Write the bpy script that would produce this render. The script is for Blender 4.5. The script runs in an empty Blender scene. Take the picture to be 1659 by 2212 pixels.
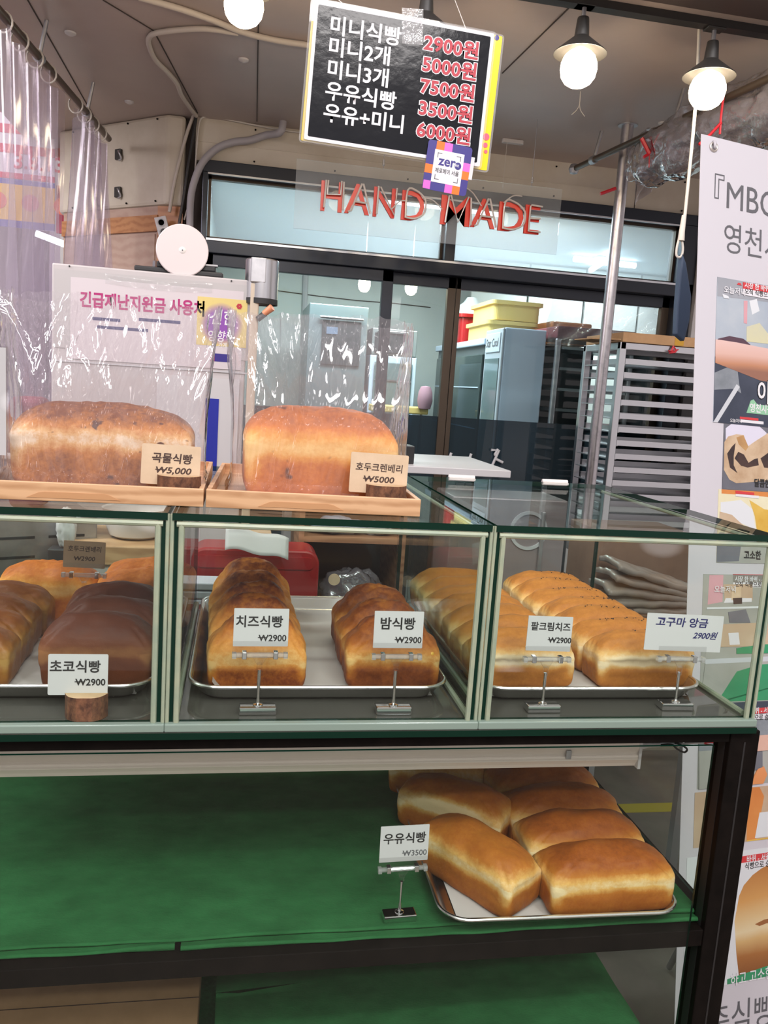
import bpy, bmesh, math, random
from mathutils import Vector, Matrix, noise
S = bpy.context.scene
COL = S.collection
pi = math.pi
# ------------------------------------------------------------------ camera
FPX, CX, CY = 1759.22, 829.5, 1106.0


def _dir(u, v):
    return Vector((u - CX, v - CY, FPX)).normalized()


_X = _dir(10445, 1488)
_Y = _dir(519, 820)
_Y = (_Y - _X * _X.dot(_Y)).normalized()
_Z = -_X.cross(_Y)
if _Z.y > 0:
    _Z = -_Z
CAMP = Vector((0.0, -1.1232, 1.5))


def ray(u, v):
    c = Vector((u - CX, v - CY, FPX))
    return Vector((_X.dot(c), _Y.dot(c), _Z.dot(c)))


def at(u, v, X=None, Y=None, Z=None):
    """a point of the place, from where it shows and one known coordinate in metres"""
    r = ray(u, v)
    if X is not None:
        t = (X - CAMP.x) / r.x
    elif Y is not None:
        t = (Y - CAMP.y) / r.y
    else:
        t = (Z - CAMP.z) / r.z
    return CAMP + r * t


cam = bpy.data.cameras.new('camera')
camo = bpy.data.objects.new('camera', cam)
COL.objects.link(camo)
right = Vector((_X.x, _Y.x, _Z.x))
down = Vector((_X.y, _Y.y, _Z.y))
fwd = Vector((_X.z, _Y.z, _Z.z))
camo.matrix_world = Matrix(((right.x, -down.x, -fwd.x, CAMP.x), (right.y, -down.y, -fwd.y, CAMP.y),
                            (right.z, -down.z, -fwd.z, CAMP.z), (0, 0, 0, 1)))
cam.sensor_fit = 'HORIZONTAL'
cam.sensor_width = 36
cam.lens = 36 * FPX / 1659
cam.clip_start = 0.02
S.camera = camo
# ------------------------------------------------------------------ view, world, large lights
S.view_settings.view_transform = 'Standard'
S.view_settings.look = 'None'
S.view_settings.gamma = 1
S.view_settings.use_curve_mapping = False
S.view_settings.exposure = 0.14
S.cycles.transparent_max_bounces = 48
S.cycles.max_bounces = 10
S.cycles.glossy_bounces = 5
S.cycles.caustics_reflective = False
S.cycles.caustics_refractive = False
S.cycles.sample_clamp_indirect = 4
W = bpy.data.worlds.new('market_air')
S.world = W
W.use_nodes = True
def market_world():
    """the lit market hall around the stall: a soft warm grey with small bright spots added for streaks and glints, and darker gaps"""
    t = W.node_tree
    bg = t.nodes['Background']
    def nd(kind, **kw):
        n = t.nodes.new('ShaderNode' + kind)
        for k, v in kw.items():
            n.inputs[k].default_value = v
        return n
    tc, mp = nd('TexCoord'), nd('Mapping')
    mp.inputs['Scale'].default_value = (1, 1, 1.6)
    t.links.new(tc.outputs['Generated'], mp.inputs[0])
    vo = nd('TexVoronoi', Scale=7.0)  # spots of unseen light, put in for streaks on film and glints
    no = nd('TexNoise', Scale=3.0, Detail=3.0)
    for n in (vo, no):
        t.links.new(mp.outputs[0], n.inputs['Vector'])
    sp = nd('ValToRGB')
    sp.color_ramp.elements[0].position, sp.color_ramp.elements[0].color = 0.13, (4.0, 3.7, 3.7, 1)
    sp.color_ramp.elements[1].position, sp.color_ramp.elements[1].color = 0.20, (0, 0, 0, 1)
    t.links.new(vo.outputs['Distance'], sp.inputs[0])
    ba = nd('ValToRGB')
    ba.color_ramp.elements[0].position, ba.color_ramp.elements[0].color = 0.32, (0.16, 0.135, 0.135, 1)
    ba.color_ramp.elements[1].position, ba.color_ramp.elements[1].color = 0.68, (0.72, 0.64, 0.64, 1)
    t.links.new(no.outputs[0], ba.inputs[0])
    ad = t.nodes.new('ShaderNodeMix')
    ad.data_type, ad.blend_type = 'RGBA', 'ADD'
    ad.inputs[0].default_value = 1.0
    t.links.new(ba.outputs[0], ad.inputs[6])
    t.links.new(sp.outputs[0], ad.inputs[7])
    t.links.new(ad.outputs[2], bg.inputs[0])
    bg.inputs[1].default_value = 1.0


market_world()


def area(name, loc, target, sx, sy, power, color):
    l = bpy.data.lights.new(name, 'AREA')
    l.shape = 'RECTANGLE'
    l.size, l.size_y = sx, sy
    l.energy = power
    l.color = color
    o = bpy.data.objects.new(name, l)
    COL.objects.link(o)
    o.location = loc
    o.rotation_euler = (Vector(target) - Vector(loc)).to_track_quat('-Z', 'Y').to_euler()
    return o


for i, (x, y, z, sx, sy, pw) in enumerate(((-0.9, -1.7, 3.75, 0.14, 1.3, 22), (0.25, -2.3, 3.85, 1.5, 0.14, 34), (1.1, -1.6, 3.75, 0.14, 1.3, 26),
                                          (-1.7, -2.6, 3.6, 1.3, 0.14, 24), (2.3, -2.4, 3.7, 1.3, 0.14, 24), (0.3, -3.6, 3.7, 1.6, 0.16, 40))):
    area('market_fill_light', (x, y, z), (0.2 + 0.1 * x, 0.15, 1.05), sx, sy, pw, (1.0, 0.95, 0.93) if i % 2 else (0.98, 0.95, 0.98))  # unseen fill lights in place of market tubes, some added for streak highlights
area('stall_fill_left', (-1.9, 0.6, 2.9), (-0.9, 1.2, 1.6), 0.5, 1.5, 50, (1.0, 0.93, 0.98))  # unseen fill added to light the next stall behind the vinyl
area('kitchen_tube_lamp', (0.7, 3.3, 2.43), (0.7, 3.3, 0), 1.0, 0.3, 46, (0.90, 0.98, 1.0))
area('kitchen_door_fill', (0.9, 2.62, 2.43), (1.05, 2.95, 0), 1.0, 0.2, 7, (0.90, 0.98, 1.0))  # unseen fill added to lighten the front of the tall fridge
area('kitchen_far_lamp', (2.4, 4.1, 2.43), (2.4, 4.1, 0), 0.8, 0.4, 34, (0.90, 0.97, 1.0))
# ------------------------------------------------------------------ materials


class Nodes:
    def __init__(s, name):
        s.m = bpy.data.materials.new(name)
        s.m.use_nodes = True
        s.t = s.m.node_tree
        s.n = s.t.nodes
        s.out = s.n['Material Output']
        s.p = s.n['Principled BSDF']

    def new(s, kind, **kw):
        n = s.n.new('ShaderNode' + kind)
        for k, v in kw.items():
            if k[0] == '_':
                setattr(n, k[1:], v)
            else:
                n.inputs[k.replace('_', ' ')].default_value = v
        return n

    def ln(s, a, b):
        s.t.links.new(a, b)

    def math(s, op, a, b=None):
        n = s.n.new('ShaderNodeMath')
        n.operation = op
        for i, x in enumerate((a, b)):
            if x is None:
                continue
            if hasattr(x, 'links'):
                s.ln(x, n.inputs[i])
            else:
                n.inputs[i].default_value = x
        return n.outputs[0]

    def coords(s, scale=(1, 1, 1)):
        tc = s.new('TexCoord')
        mp = s.new('Mapping')
        mp.inputs['Scale'].default_value = scale
        s.ln(tc.outputs['Object'], mp.inputs['Vector'])
        return mp.outputs[0]

    def ramp(s, fac, stops):
        r = s.new('ValToRGB')
        e = r.color_ramp.elements
        while len(e) < len(stops):
            e.new(0.5)
        for x, (p, c) in zip(e, stops):
            x.position = p
            x.color = (*c, 1)
        s.ln(fac, r.inputs[0])
        return r.outputs[0]

    def bump(s, h, strength, dist=0.002):
        b = s.new('Bump', Strength=strength, Distance=dist)
        s.ln(h, b.inputs['Height'])
        return b.outputs[0]


MATS = {}


def M(name, c, rough=0.5, metal=0.0, c2=None, sc=20, stretch=(1, 1, 1), bump=0.0, bsc=None, spec=0.5, coat=0.0, lo=0.35, hi=0.7, bd=0.002):
    k = Nodes(name)
    p = k.p
    p.inputs['Base Color'].default_value = (*c, 1)
    p.inputs['Roughness'].default_value = rough
    p.inputs['Metallic'].default_value = metal
    p.inputs['Specular IOR Level'].default_value = spec
    p.inputs['Coat Weight'].default_value = coat
    if c2 is not None or bump:
        v = k.coords(stretch)
        if c2 is not None:
            n = k.new('TexNoise', Scale=sc, Detail=6.0, Roughness=0.6)
            k.ln(v, n.inputs['Vector'])
            k.ln(k.ramp(n.outputs[0], [(lo, c), (hi, c2)]), p.inputs['Base Color'])
        if bump:
            n2 = k.new('TexNoise', Scale=bsc or sc, Detail=5.0)
            k.ln(v, n2.inputs['Vector'])
            k.ln(k.bump(n2.outputs[0], bump, bd), p.inputs['Normal'])
    MATS[name] = k.m
    return k.m


def emit(name, c, st):
    k = Nodes(name)
    e = k.new('Emission', Strength=st)
    e.inputs[0].default_value = (*c, 1)
    k.ln(e.outputs[0], k.out.inputs[0])
    MATS[name] = k.m
    return k.m


def clear(name, tint=(1, 1, 1), ior=1.45, rough=0.0, haze=0.0, hcol=(1, 1, 1), bump=0.0, bsc=30, stretch=(1, 1, 1), gain=1.0, bd=0.01, kind='Diffuse'):
    """thin clear sheet: straight-through light, mirror reflection by Fresnel, a little milky scatter"""
    k = Nodes(name)
    tr = k.new('BsdfTransparent')
    tr.inputs[0].default_value = (*tint, 1)
    gl = k.new('BsdfGlossy', Roughness=rough)
    geo = k.new('NewGeometry')
    nrm = geo.outputs['Normal']
    base = tr.outputs[0]
    if bump:
        n = k.new('TexNoise', Scale=bsc, Detail=3.0)
        k.ln(k.coords(stretch), n.inputs['Vector'])
        b = k.bump(n.outputs[0], bump, bd)
        k.ln(b, gl.inputs['Normal'])
        nrm = b
    if haze:
        d = k.new('Bsdf' + kind)
        d.inputs[0].default_value = (*hcol, 1)
        mx = k.new('MixShader', Fac=haze)
        k.ln(base, mx.inputs[1])
        k.ln(d.outputs[0], mx.inputs[2])
        base = mx.outputs[0]
    dot = k.new('VectorMath')
    dot.operation = 'DOT_PRODUCT'
    k.ln(geo.outputs['Incoming'], dot.inputs[0])
    k.ln(nrm, dot.inputs[1])
    f0 = ((ior - 1) / (ior + 1)) ** 2
    sch = k.math('POWER', k.math('SUBTRACT', 1.0, k.math('ABSOLUTE', dot.outputs['Value'])), 5.0)
    fres = k.math('MULTIPLY', k.math('ADD', k.math('MULTIPLY', sch, 1 - f0), f0), gain)
    fres = k.math('MINIMUM', fres, 1.0)
    m2 = k.new('MixShader')
    k.ln(fres, m2.inputs[0])
    k.ln(base, m2.inputs[1])
    k.ln(gl.outputs[0], m2.inputs[2])
    k.ln(m2.outputs[0], k.out.inputs[0])
    MATS[name] = k.m
    return k.m


def wood(name, c1, c2, sc=6, rough=0.45, stretch=(0.25, 1, 1)):
    k = Nodes(name)
    v = k.coords(stretch)
    w = k.new('TexNoise', Scale=sc * 10, Detail=4.0, Distortion=1.2)
    k.ln(v, w.inputs['Vector'])
    w2 = k.new('TexWave', Scale=sc * 3, Distortion=9.0, Detail=3.0)
    w2.bands_direction = 'Z'
    k.ln(v, w2.inputs['Vector'])
    f = k.math('ADD', k.math('MULTIPLY', w.outputs[0], 0.6), k.math('MULTIPLY', w2.outputs[1], 0.4))
    k.ln(k.ramp(f, [(0.25, c2), (0.62, c1)]), k.p.inputs['Base Color'])
    k.p.inputs['Roughness'].default_value = rough
    k.ln(k.bump(f, 0.15, 0.001), k.p.inputs['Normal'])
    MATS[name] = k.m
    return k.m


def bread(name, stops, spots=None, rough=0.5, grain=0.16, spec=0.22):
    k = Nodes(name)
    a = k.new('Attribute')
    a.attribute_name = 'bake'
    v = k.coords()
    n1 = k.new('TexNoise', Scale=26.0, Detail=5.0, Roughness=0.6)
    n2 = k.new('TexNoise', Scale=120.0, Detail=5.0, Roughness=0.72)
    for n in (n1, n2):
        k.ln(v, n.inputs['Vector'])
    f = k.math('ADD', a.outputs['Fac'], k.math('MULTIPLY', k.math('SUBTRACT', n1.outputs[0], 0.5), grain * 2.4))
    f = k.math('ADD', f, k.math('MULTIPLY', k.math('SUBTRACT', n2.outputs[0], 0.5), grain * 2.4))
    col = k.ramp(f, stops)
    if spots:
        n3 = k.new('TexNoise', Scale=spots[0], Detail=2.0)
        k.ln(v, n3.inputs['Vector'])
        r = k.new('ValToRGB')
        r.color_ramp.elements[0].position = spots[1]
        r.color_ramp.elements[1].position = spots[1] + 0.04
        k.ln(n3.outputs[0], r.inputs[0])
        mx = k.new('Mix', _data_type='RGBA')
        k.ln(r.outputs[0], mx.inputs[0])
        k.ln(col, mx.inputs[6])
        mx.inputs[7].default_value = (*spots[2], 1)
        col = mx.outputs[2]
    k.ln(col, k.p.inputs['Base Color'])
    k.p.inputs['Roughness'].default_value = rough
    k.p.inputs['Specular IOR Level'].default_value = spec
    hb = k.math('ADD', n1.outputs[0], k.math('MULTIPLY', n2.outputs[0], 0.35))
    k.ln(k.bump(hb, 0.35, 0.004), k.p.inputs['Normal'])
    MATS[name] = k.m
    return k.m


# ------------------------------------------------------------------ geometry helpers


class G:
    def __init__(s):
        s.v, s.f, s.mi, s.at = [], [], [], None

    def add(s, vs, fs, mi=0):
        o = len(s.v)
        s.v += [tuple(x) for x in vs]
        s.f += [tuple(i + o for i in f) for f in fs]
        s.mi += [mi] * len(fs) if isinstance(mi, int) else mi
        return s

    def box(s, x0, x1, y0, y1, z0, z1, mi=0, X=None):
        vs = [Vector((x, y, z)) for z in (z0, z1) for y in (y0, y1) for x in (x0, x1)]
        if X is not None:
            vs = [X @ q for q in vs]
        m = mi if isinstance(mi, list) else [mi] * 6   # bottom, top, -y, +y, -x, +x
        return s.add(vs, [(0, 2, 3, 1), (4, 5, 7, 6), (0, 1, 5, 4), (2, 6, 7, 3), (0, 4, 6, 2), (1, 3, 7, 5)], m)

    def prism(s, poly, z0, z1, X=None, mi=0, cap=True):
        n = len(poly)
        vs = [Vector((x, y, z0)) for x, y in poly] + [Vector((x, y, z1)) for x, y in poly]
        if X is not None:
            vs = [X @ q for q in vs]
        fs = [(i, (i + 1) % n, n + (i + 1) % n, n + i) for i in range(n)]
        if cap:
            fs += [tuple(range(n))[::-1], tuple(range(n, 2 * n))]
        return s.add(vs, fs, mi)

    def tube(s, pts, r, n=10, closed=False, mi=0):
        pts = [Vector(p) for p in pts]
        m = len(pts)
        rs = r if isinstance(r, (list, tuple)) else [r] * m
        vs, fs = [], []
        up = None
        for i, p in enumerate(pts):
            a = pts[(i - 1) % m] if (i or closed) else p
            b = pts[(i + 1) % m] if (i < m - 1 or closed) else p
            d = (b - a).normalized()
            if up is None:
                up = d.orthogonal().normalized()
            up = (up - d * d.dot(up))
            up = up.normalized() if up.length > 1e-6 else d.orthogonal().normalized()
            w = d.cross(up)
            for j in range(n):
                t = 2 * pi * j / n
                vs.append(p + (up * math.cos(t) + w * math.sin(t)) * rs[i])
        k = m if closed else m - 1
        for i in range(k):
            for j in range(n):
                a, b = i * n + j, i * n + (j + 1) % n
                c, d2 = ((i + 1) % m) * n + (j + 1) % n, ((i + 1) % m) * n + j
                fs.append((a, b, c, d2))
        if not closed:
            fs += [tuple(range(n))[::-1], tuple(range((m - 1) * n, m * n))]
        return s.add(vs, fs, mi)

    def lathe(s, prof, n=32, X=None, mi=0, arc=2 * pi):
        m = len(prof)
        full = abs(arc - 2 * pi) < 1e-6
        vs, fs = [], []
        k = n if full else n + 1
        for j in range(k):
            t = arc * j / n
            vs += [Vector((r * math.cos(t), r * math.sin(t), z)) for r, z in prof]
        if X is not None:
            vs = [X @ q for q in vs]
        for j in range(n):
            for i in range(m - 1):
                a, b = j * m + i, ((j + 1) % k) * m + i
                fs.append((a, b, b + 1, a + 1))
        return s.add(vs, fs, mi)

    def grid(s, fn, nu, nv, mi=0, wrap=False):
        vs = [fn(i / nu, j / nv) for j in range(nv + 1) for i in range(nu + (0 if wrap else 1))]
        k = nu if wrap else nu + 1
        fs = [(j * k + i, j * k + (i + 1) % k, (j + 1) * k + (i + 1) % k, (j + 1) * k + i) for j in range(nv) for i in range(nu)]
        return s.add(vs, fs, mi)

    def build(s, name, mat, parent=None, world=False, loc=None, rot=None, smooth=False, bevel=0.0, seg=2, solid=0.0):
        me = bpy.data.meshes.new(name)
        me.from_pydata(s.v, [], s.f)
        for m in (mat if isinstance(mat, (list, tuple)) else [mat]):
            me.materials.append(MATS[m] if isinstance(m, str) else m)
        me.polygons.foreach_set('material_index', s.mi)
        if s.at:
            a = me.attributes.new('bake', 'FLOAT', 'POINT')
            a.data.foreach_set('value', s.at)
        me.validate()
        bm = bmesh.new()
        bm.from_mesh(me)
        bmesh.ops.recalc_face_normals(bm, faces=bm.faces)
        bm.to_mesh(me)
        bm.free()
        o = bpy.data.objects.new(name, me)
        COL.objects.link(o)
        if smooth:
            me.polygons.foreach_set('use_smooth', [True] * len(me.polygons))
            if smooth != 'all':
                me.set_sharp_from_angle(angle=math.radians(smooth if smooth is not True else 40))
        if bevel:
            b = o.modifiers.new('bevel', 'BEVEL')
            b.width = bevel
            b.segments = seg
            b.limit_method = 'ANGLE'
        if solid:
            b = o.modifiers.new('thick', 'SOLIDIFY')
            b.thickness = solid
        hang(o, parent, world)
        if loc is not None:
            o.location = loc
        if rot is not None:
            o.rotation_euler = rot
        return o


def hang(o, parent, world=False):
    if parent is not None:
        o.parent = parent
        if world and parent.parent is None:
            o.matrix_parent_inverse = parent.matrix_basis.inverted()


def tag(o, label, cat, group=None):
    o['label'] = label
    o['category'] = cat
    if group:
        o['group'] = group
    return o


def T(name, label, cat, loc=(0, 0, 0), rz=0.0, group=None):
    o = bpy.data.objects.new(name, None)
    COL.objects.link(o)
    o.empty_display_size = 0.02
    o.location = loc
    o.rotation_euler = (0, 0, rz)
    return tag(o, label, cat, group)


def struct(o):
    o['kind'] = 'structure'
    return o


def stuff(o):
    o['kind'] = 'stuff'
    return o


def kids(o):
    return [c for c in bpy.data.objects if c.parent is o]


def dup(o, label=None, loc=None, rz=None, parent=None):
    c = o.copy()
    COL.objects.link(c)
    if parent is not None:
        c.parent = parent
    if label:
        c['label'] = label
    if loc is not None:
        c.location = loc
    if rz is not None:
        c.rotation_euler = (0, 0, rz)
    for k in kids(o):
        dup(k, parent=c)
    return c


def frontal(x, y, z, yaw=0.0, tilt=0.0, roll=0.0):
    """plane frame facing the street: local x to the right, local y up, local z out"""
    return Matrix.Translation((x, y, z)) @ Matrix.Rotation(yaw, 4, 'Z') @ Matrix.Rotation(pi / 2 + tilt, 4, 'X') @ Matrix.Rotation(roll, 4, 'Z')


def txt(body, size, mat, parent, X, bold=0.0, align='LEFT', sx=1.0, shear=0.0, name='lettering', world=False, ext=0.0, gap=1.0, res=3):
    cu = bpy.data.curves.new(name, 'FONT')
    cu.body = body
    cu.size = size
    cu.offset = bold * size
    cu.shear = shear
    cu.space_character = gap
    cu.align_x = align
    cu.resolution_u = res
    cu.extrude = ext
    o = bpy.data.objects.new(name, cu)
    COL.objects.link(o)
    dg = bpy.context.evaluated_depsgraph_get()
    me = bpy.data.meshes.new_from_object(o.evaluated_get(dg))
    bpy.data.objects.remove(o)
    bpy.data.curves.remove(cu)
    me.transform(X @ Matrix.Diagonal((sx, 1, 1, 1)))
    me.name = name
    me.materials.clear()
    me.materials.append(MATS[mat])
    r = bpy.data.objects.new(name, me)
    COL.objects.link(r)
    hang(r, parent, world)
    return r


def curve(pts, k=6):
    """Catmull-Rom through points"""
    P = [Vector(p) for p in pts]
    out = []
    for i in range(len(P) - 1):
        a, b, c, d = P[max(i - 1, 0)], P[i], P[i + 1], P[min(i + 2, len(P) - 1)]
        for j in range(k):
            t = j / k
            out.append(0.5 * ((2 * b) + (c - a) * t + (2 * a - 5 * b + 4 * c - d) * t * t + (3 * b - a - 3 * c + d) * t ** 3))
    out.append(P[-1])
    return out


def rrect(w, h, r, n=5):
    o = []
    for cx, cy, a0 in ((w / 2 - r, h / 2 - r, 0), (-w / 2 + r, h / 2 - r, 90), (-w / 2 + r, -h / 2 + r, 180), (w / 2 - r, -h / 2 + r, 270)):
        for i in range(n + 1):
            t = math.radians(a0 + 90 * i / n)
            o.append((cx + r * math.cos(t), cy + r * math.sin(t)))
    return o


def sm(a, b, x):
    t = min(1, max(0, (x - a) / (b - a)))
    return t * t * (3 - 2 * t)


# palette
M('ceiling_paint', (0.47, 0.39, 0.355), 0.38, c2=(0.41, 0.345, 0.315), sc=3, spec=0.4)
M('cream_paint', (0.66, 0.60, 0.50), 0.5, c2=(0.55, 0.48, 0.38), sc=5, lo=0.4, hi=0.75)
M('seam', (0.05, 0.04, 0.035), 0.8)
M('navy_metal', (0.022, 0.028, 0.042), 0.3, metal=0.3, spec=0.6)
M('bronze_metal', (0.10, 0.075, 0.055), 0.35, metal=0.6)
M('alu', (0.62, 0.63, 0.66), 0.28, metal=1.0)
M('alu_dull', (0.50, 0.50, 0.52), 0.45, metal=1.0, c2=(0.40, 0.40, 0.42), sc=30)
M('steel_pole', (0.52, 0.50, 0.52), 0.32, metal=1.0, c2=(0.36, 0.35, 0.37), sc=40, lo=0.5, hi=0.75)
M('chrome', (0.75, 0.75, 0.76), 0.08, metal=1.0)
M('tray_metal', (0.72, 0.71, 0.70), 0.25, metal=1.0)
M('black_metal', (0.0045, 0.0035, 0.003), 0.45, c2=(0.009, 0.0065, 0.0055), sc=25, spec=0.08)
M('black_plastic', (0.018, 0.018, 0.019), 0.4)
M('lamp_black', (0.03, 0.028, 0.026), 0.45)
M('lamp_inner', (0.16, 0.13, 0.10), 0.5)
M('pipe_beige', (0.56, 0.50, 0.44), 0.5)
M('pipe_grey', (0.42, 0.40, 0.42), 0.5)
M('cable_white', (0.66, 0.62, 0.56), 0.5)
M('white_plastic', (0.62, 0.60, 0.60), 0.4)
M('white_paper', (0.60, 0.595, 0.60), 0.6)
M('white_paint', (0.52, 0.51, 0.52), 0.4)
M('grey_paint', (0.48, 0.48, 0.50), 0.4)
M('cardboard', (0.50, 0.30, 0.155), 0.8, c2=(0.44, 0.26, 0.13), sc=30)
M('kraft_card', (0.62, 0.47, 0.32), 0.75, c2=(0.55, 0.41, 0.27), sc=40)
M('ink_black', (0.015, 0.014, 0.014), 0.5)
M('ink_grey', (0.10, 0.10, 0.11), 0.5)
M('ink_brown', (0.05, 0.025, 0.02), 0.5)
M('ink_navy', (0.02, 0.02, 0.12), 0.5)
M('ink_white', (0.68, 0.67, 0.69), 0.5)
M('ink_red', (0.42, 0.022, 0.04), 0.5)
M('ink_magenta', (0.36, 0.008, 0.13), 0.5)
M('sign_black', (0.012, 0.013, 0.016), 0.14, bump=0.12, bsc=14, spec=0.22, bd=0.01)
M('sign_yellow', (0.85, 0.62, 0.01), 0.25)
M('sign_white', (0.66, 0.65, 0.68), 0.25)
M('pay_navy', (0.035, 0.025, 0.20), 0.35)
M('pay_orange', (0.95, 0.16, 0.01), 0.35)
M('pay_pink', (0.80, 0.12, 0.52), 0.35)
M('neon_red', (0.75, 0.03, 0.012), 0.3)
M('neon_tube', (0.62, 0.58, 0.55), 0.15)
M('felt_green', (0.020, 0.095, 0.032), 0.95, c2=(0.036, 0.168, 0.058), sc=24, stretch=(0.6, 1, 1), lo=0.25, hi=0.8, bump=0.5, bsc=300, spec=0.05)
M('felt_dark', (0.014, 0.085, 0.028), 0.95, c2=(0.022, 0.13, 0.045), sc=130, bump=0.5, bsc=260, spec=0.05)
M('glass_edge', (0.001, 0.020, 0.011), 0.25, spec=0.25)
M('silicone', (0.36, 0.39, 0.27), 0.3, c2=(0.25, 0.32, 0.24), sc=25)
M('ledge_glass', (0.22, 0.29, 0.245), 0.18)
M('base_glass', (0.075, 0.072, 0.062), 0.03, spec=0.9)
M('log_bark', (0.055, 0.022, 0.013), 0.85, c2=(0.22, 0.095, 0.045), sc=110, stretch=(1, 1, 0.6), bump=1.0, bsc=140)
M('log_cut', (0.60, 0.42, 0.25), 0.7, c2=(0.5, 0.33, 0.18), sc=30)
M('liner_paper', (0.60, 0.56, 0.54), 0.7)
M('red_plastic', (0.33, 0.012, 0.014), 0.3)
M('yellow_plastic', (0.75, 0.56, 0.20), 0.4)
M('orange_plastic', (0.72, 0.26, 0.08), 0.4)
M('blue_plastic', (0.02, 0.03, 0.30), 0.3)
M('kitchen_wall', (0.60, 0.65, 0.63), 0.6, c2=(0.54, 0.59, 0.58), sc=4)
M('kitchen_dark', (0.03, 0.035, 0.04), 0.4)
M('fridge_grey', (0.50, 0.60, 0.74), 0.3)
M('concrete', (0.23, 0.195, 0.165), 0.6, c2=(0.17, 0.145, 0.12), sc=8)
M('line_yellow', (0.55, 0.45, 0.05), 0.6)
M('rope', (0.72, 0.68, 0.62), 0.8)
M('banner_white', (0.53, 0.51, 0.545), 0.45)
M('seed', (0.03, 0.015, 0.01), 0.6)
M('tie_red', (0.55, 0.015, 0.03), 0.4)
wood('tray_wood', (0.66, 0.40, 0.22), (0.47, 0.25, 0.12), 5, 0.45)
wood('cabinet_wood', (0.52, 0.25, 0.11), (0.40, 0.17, 0.07), 4)
wood('board_wood', (0.58, 0.37, 0.20), (0.42, 0.24, 0.12), 4)
wood('shelf_wood', (0.36, 0.19, 0.10), (0.24, 0.11, 0.055), 4)
wood('panel_wood', (0.50, 0.36, 0.29), (0.44, 0.30, 0.235), 3)
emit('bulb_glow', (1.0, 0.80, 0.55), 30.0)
emit('tube_glow', (0.80, 0.95, 1.0), 9.0)
emit('screen_glow', (0.45, 0.65, 0.95), 0.8)
clear('case_glass', (0.955, 0.985, 0.965), 1.5, gain=0.55)
clear('door_glass', (0.87, 0.92, 0.915), 1.5, gain=0.6)
clear('transom_glass', (0.84, 0.92, 0.96), 1.5, rough=0.55, haze=0.24, hcol=(0.86, 0.93, 0.97), kind='Translucent', gain=0.25)
clear('clip_clear', (0.9, 0.9, 0.9), 1.5, haze=0.18, gain=2.0)
clear('dark_film', (0.13, 0.18, 0.21), 1.5, haze=0.09, hcol=(0.22, 0.33, 0.40))
clear('acrylic', (0.97, 0.97, 0.97), 1.49)
clear('laminate', (0.97, 0.97, 0.97), 1.3, haze=0.10, gain=0.5)
clear('sign_acrylic', (0.95, 0.96, 0.96), 1.13, haze=0.12, hcol=(0.8, 0.85, 0.9))  # haze lightens the panel in place of its milky reflection
clear('bag_film', (0.97, 0.955, 0.965), 1.5, rough=0.05, haze=0.05, hcol=(1, 0.95, 0.97), bump=0.10, bsc=16, stretch=(1, 1, 0.5), gain=2.6)
clear('vinyl', (0.89, 0.86, 0.90), 1.5, rough=0.12, haze=0.12, hcol=(0.68, 0.63, 0.71), bump=0.25, bsc=14, stretch=(1, 1, 0.12), gain=1.5)
clear('roll_vinyl', (0.74, 0.72, 0.76), 1.5, rough=0.10, haze=0.16, hcol=(0.64, 0.61, 0.68), bump=0.7, bsc=22, gain=4.0)
clear('tape', (0.95, 0.95, 0.95), 1.5, rough=0.08, haze=0.12, bump=0.5, bsc=40)
B_MILK = bread('milk_crust', [(0.0, (0.88, 0.70, 0.40)), (0.22, (0.76, 0.44, 0.13)), (0.52, (0.50, 0.175, 0.026)), (0.85, (0.34, 0.088, 0.013)), (1.0, (0.22, 0.055, 0.010))])
B_BEAN = bread('soft_crust', [(0.0, (0.88, 0.71, 0.45)), (0.26, (0.78, 0.47, 0.17)), (0.58, (0.57, 0.225, 0.046)), (1.0, (0.28, 0.085, 0.018))])
B_CHEESE = bread('cheese_crust', [(0.0, (0.86, 0.54, 0.20)), (0.25, (0.72, 0.31, 0.06)), (0.55, (0.50, 0.155, 0.022)), (0.8, (0.22, 0.05, 0.012)), (1.0, (0.10, 0.02, 0.008))], grain=0.22)
B_CHEST = bread('chestnut_crust', [(0.0, (0.84, 0.54, 0.20)), (0.25, (0.64, 0.27, 0.055)), (0.55, (0.42, 0.13, 0.022)), (0.8, (0.22, 0.055, 0.014)), (1.0, (0.10, 0.024, 0.01))], grain=0.2)
B_CHOC = bread('choco_crust', [(0.0, (0.28, 0.12, 0.045)), (0.3, (0.15, 0.047, 0.019)), (1.0, (0.078, 0.021, 0.010))], rough=0.45, grain=0.10, spec=0.12)
B_OLIVE = bread('brown_crust', [(0.0, (0.44, 0.25, 0.065)), (0.35, (0.30, 0.125, 0.026)), (1.0, (0.14, 0.037, 0.012))], rough=0.4, grain=0.14, spec=0.3)
B_NUT = bread('walnut_crust', [(0.0, (0.92, 0.60, 0.22)), (0.3, (0.80, 0.36, 0.07)), (0.6, (0.60, 0.18, 0.028)), (1.0, (0.27, 0.065, 0.015))], spots=(24, 0.70, (0.12, 0.035, 0.015)), grain=0.20)
B_GRAIN = bread('grain_crust', [(0.0, (0.86, 0.70, 0.50)), (0.25, (0.72, 0.42, 0.17)), (0.55, (0.52, 0.20, 0.045)), (1.0, (0.17, 0.05, 0.018))], spots=(42, 0.66, (0.10, 0.035, 0.02)), grain=0.30)
# ------------------------------------------------------------------ the shell of the stall
CZ, BW = 2.46, 2.2


def sbox(name, x0, x1, y0, y1, z0, z1, mat, parent=None, bevel=0.0):
    o = G().box(x0, x1, y0, y1, z0, z1).build(name, mat, parent, True, bevel=bevel)
    return o if parent else struct(o)


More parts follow.
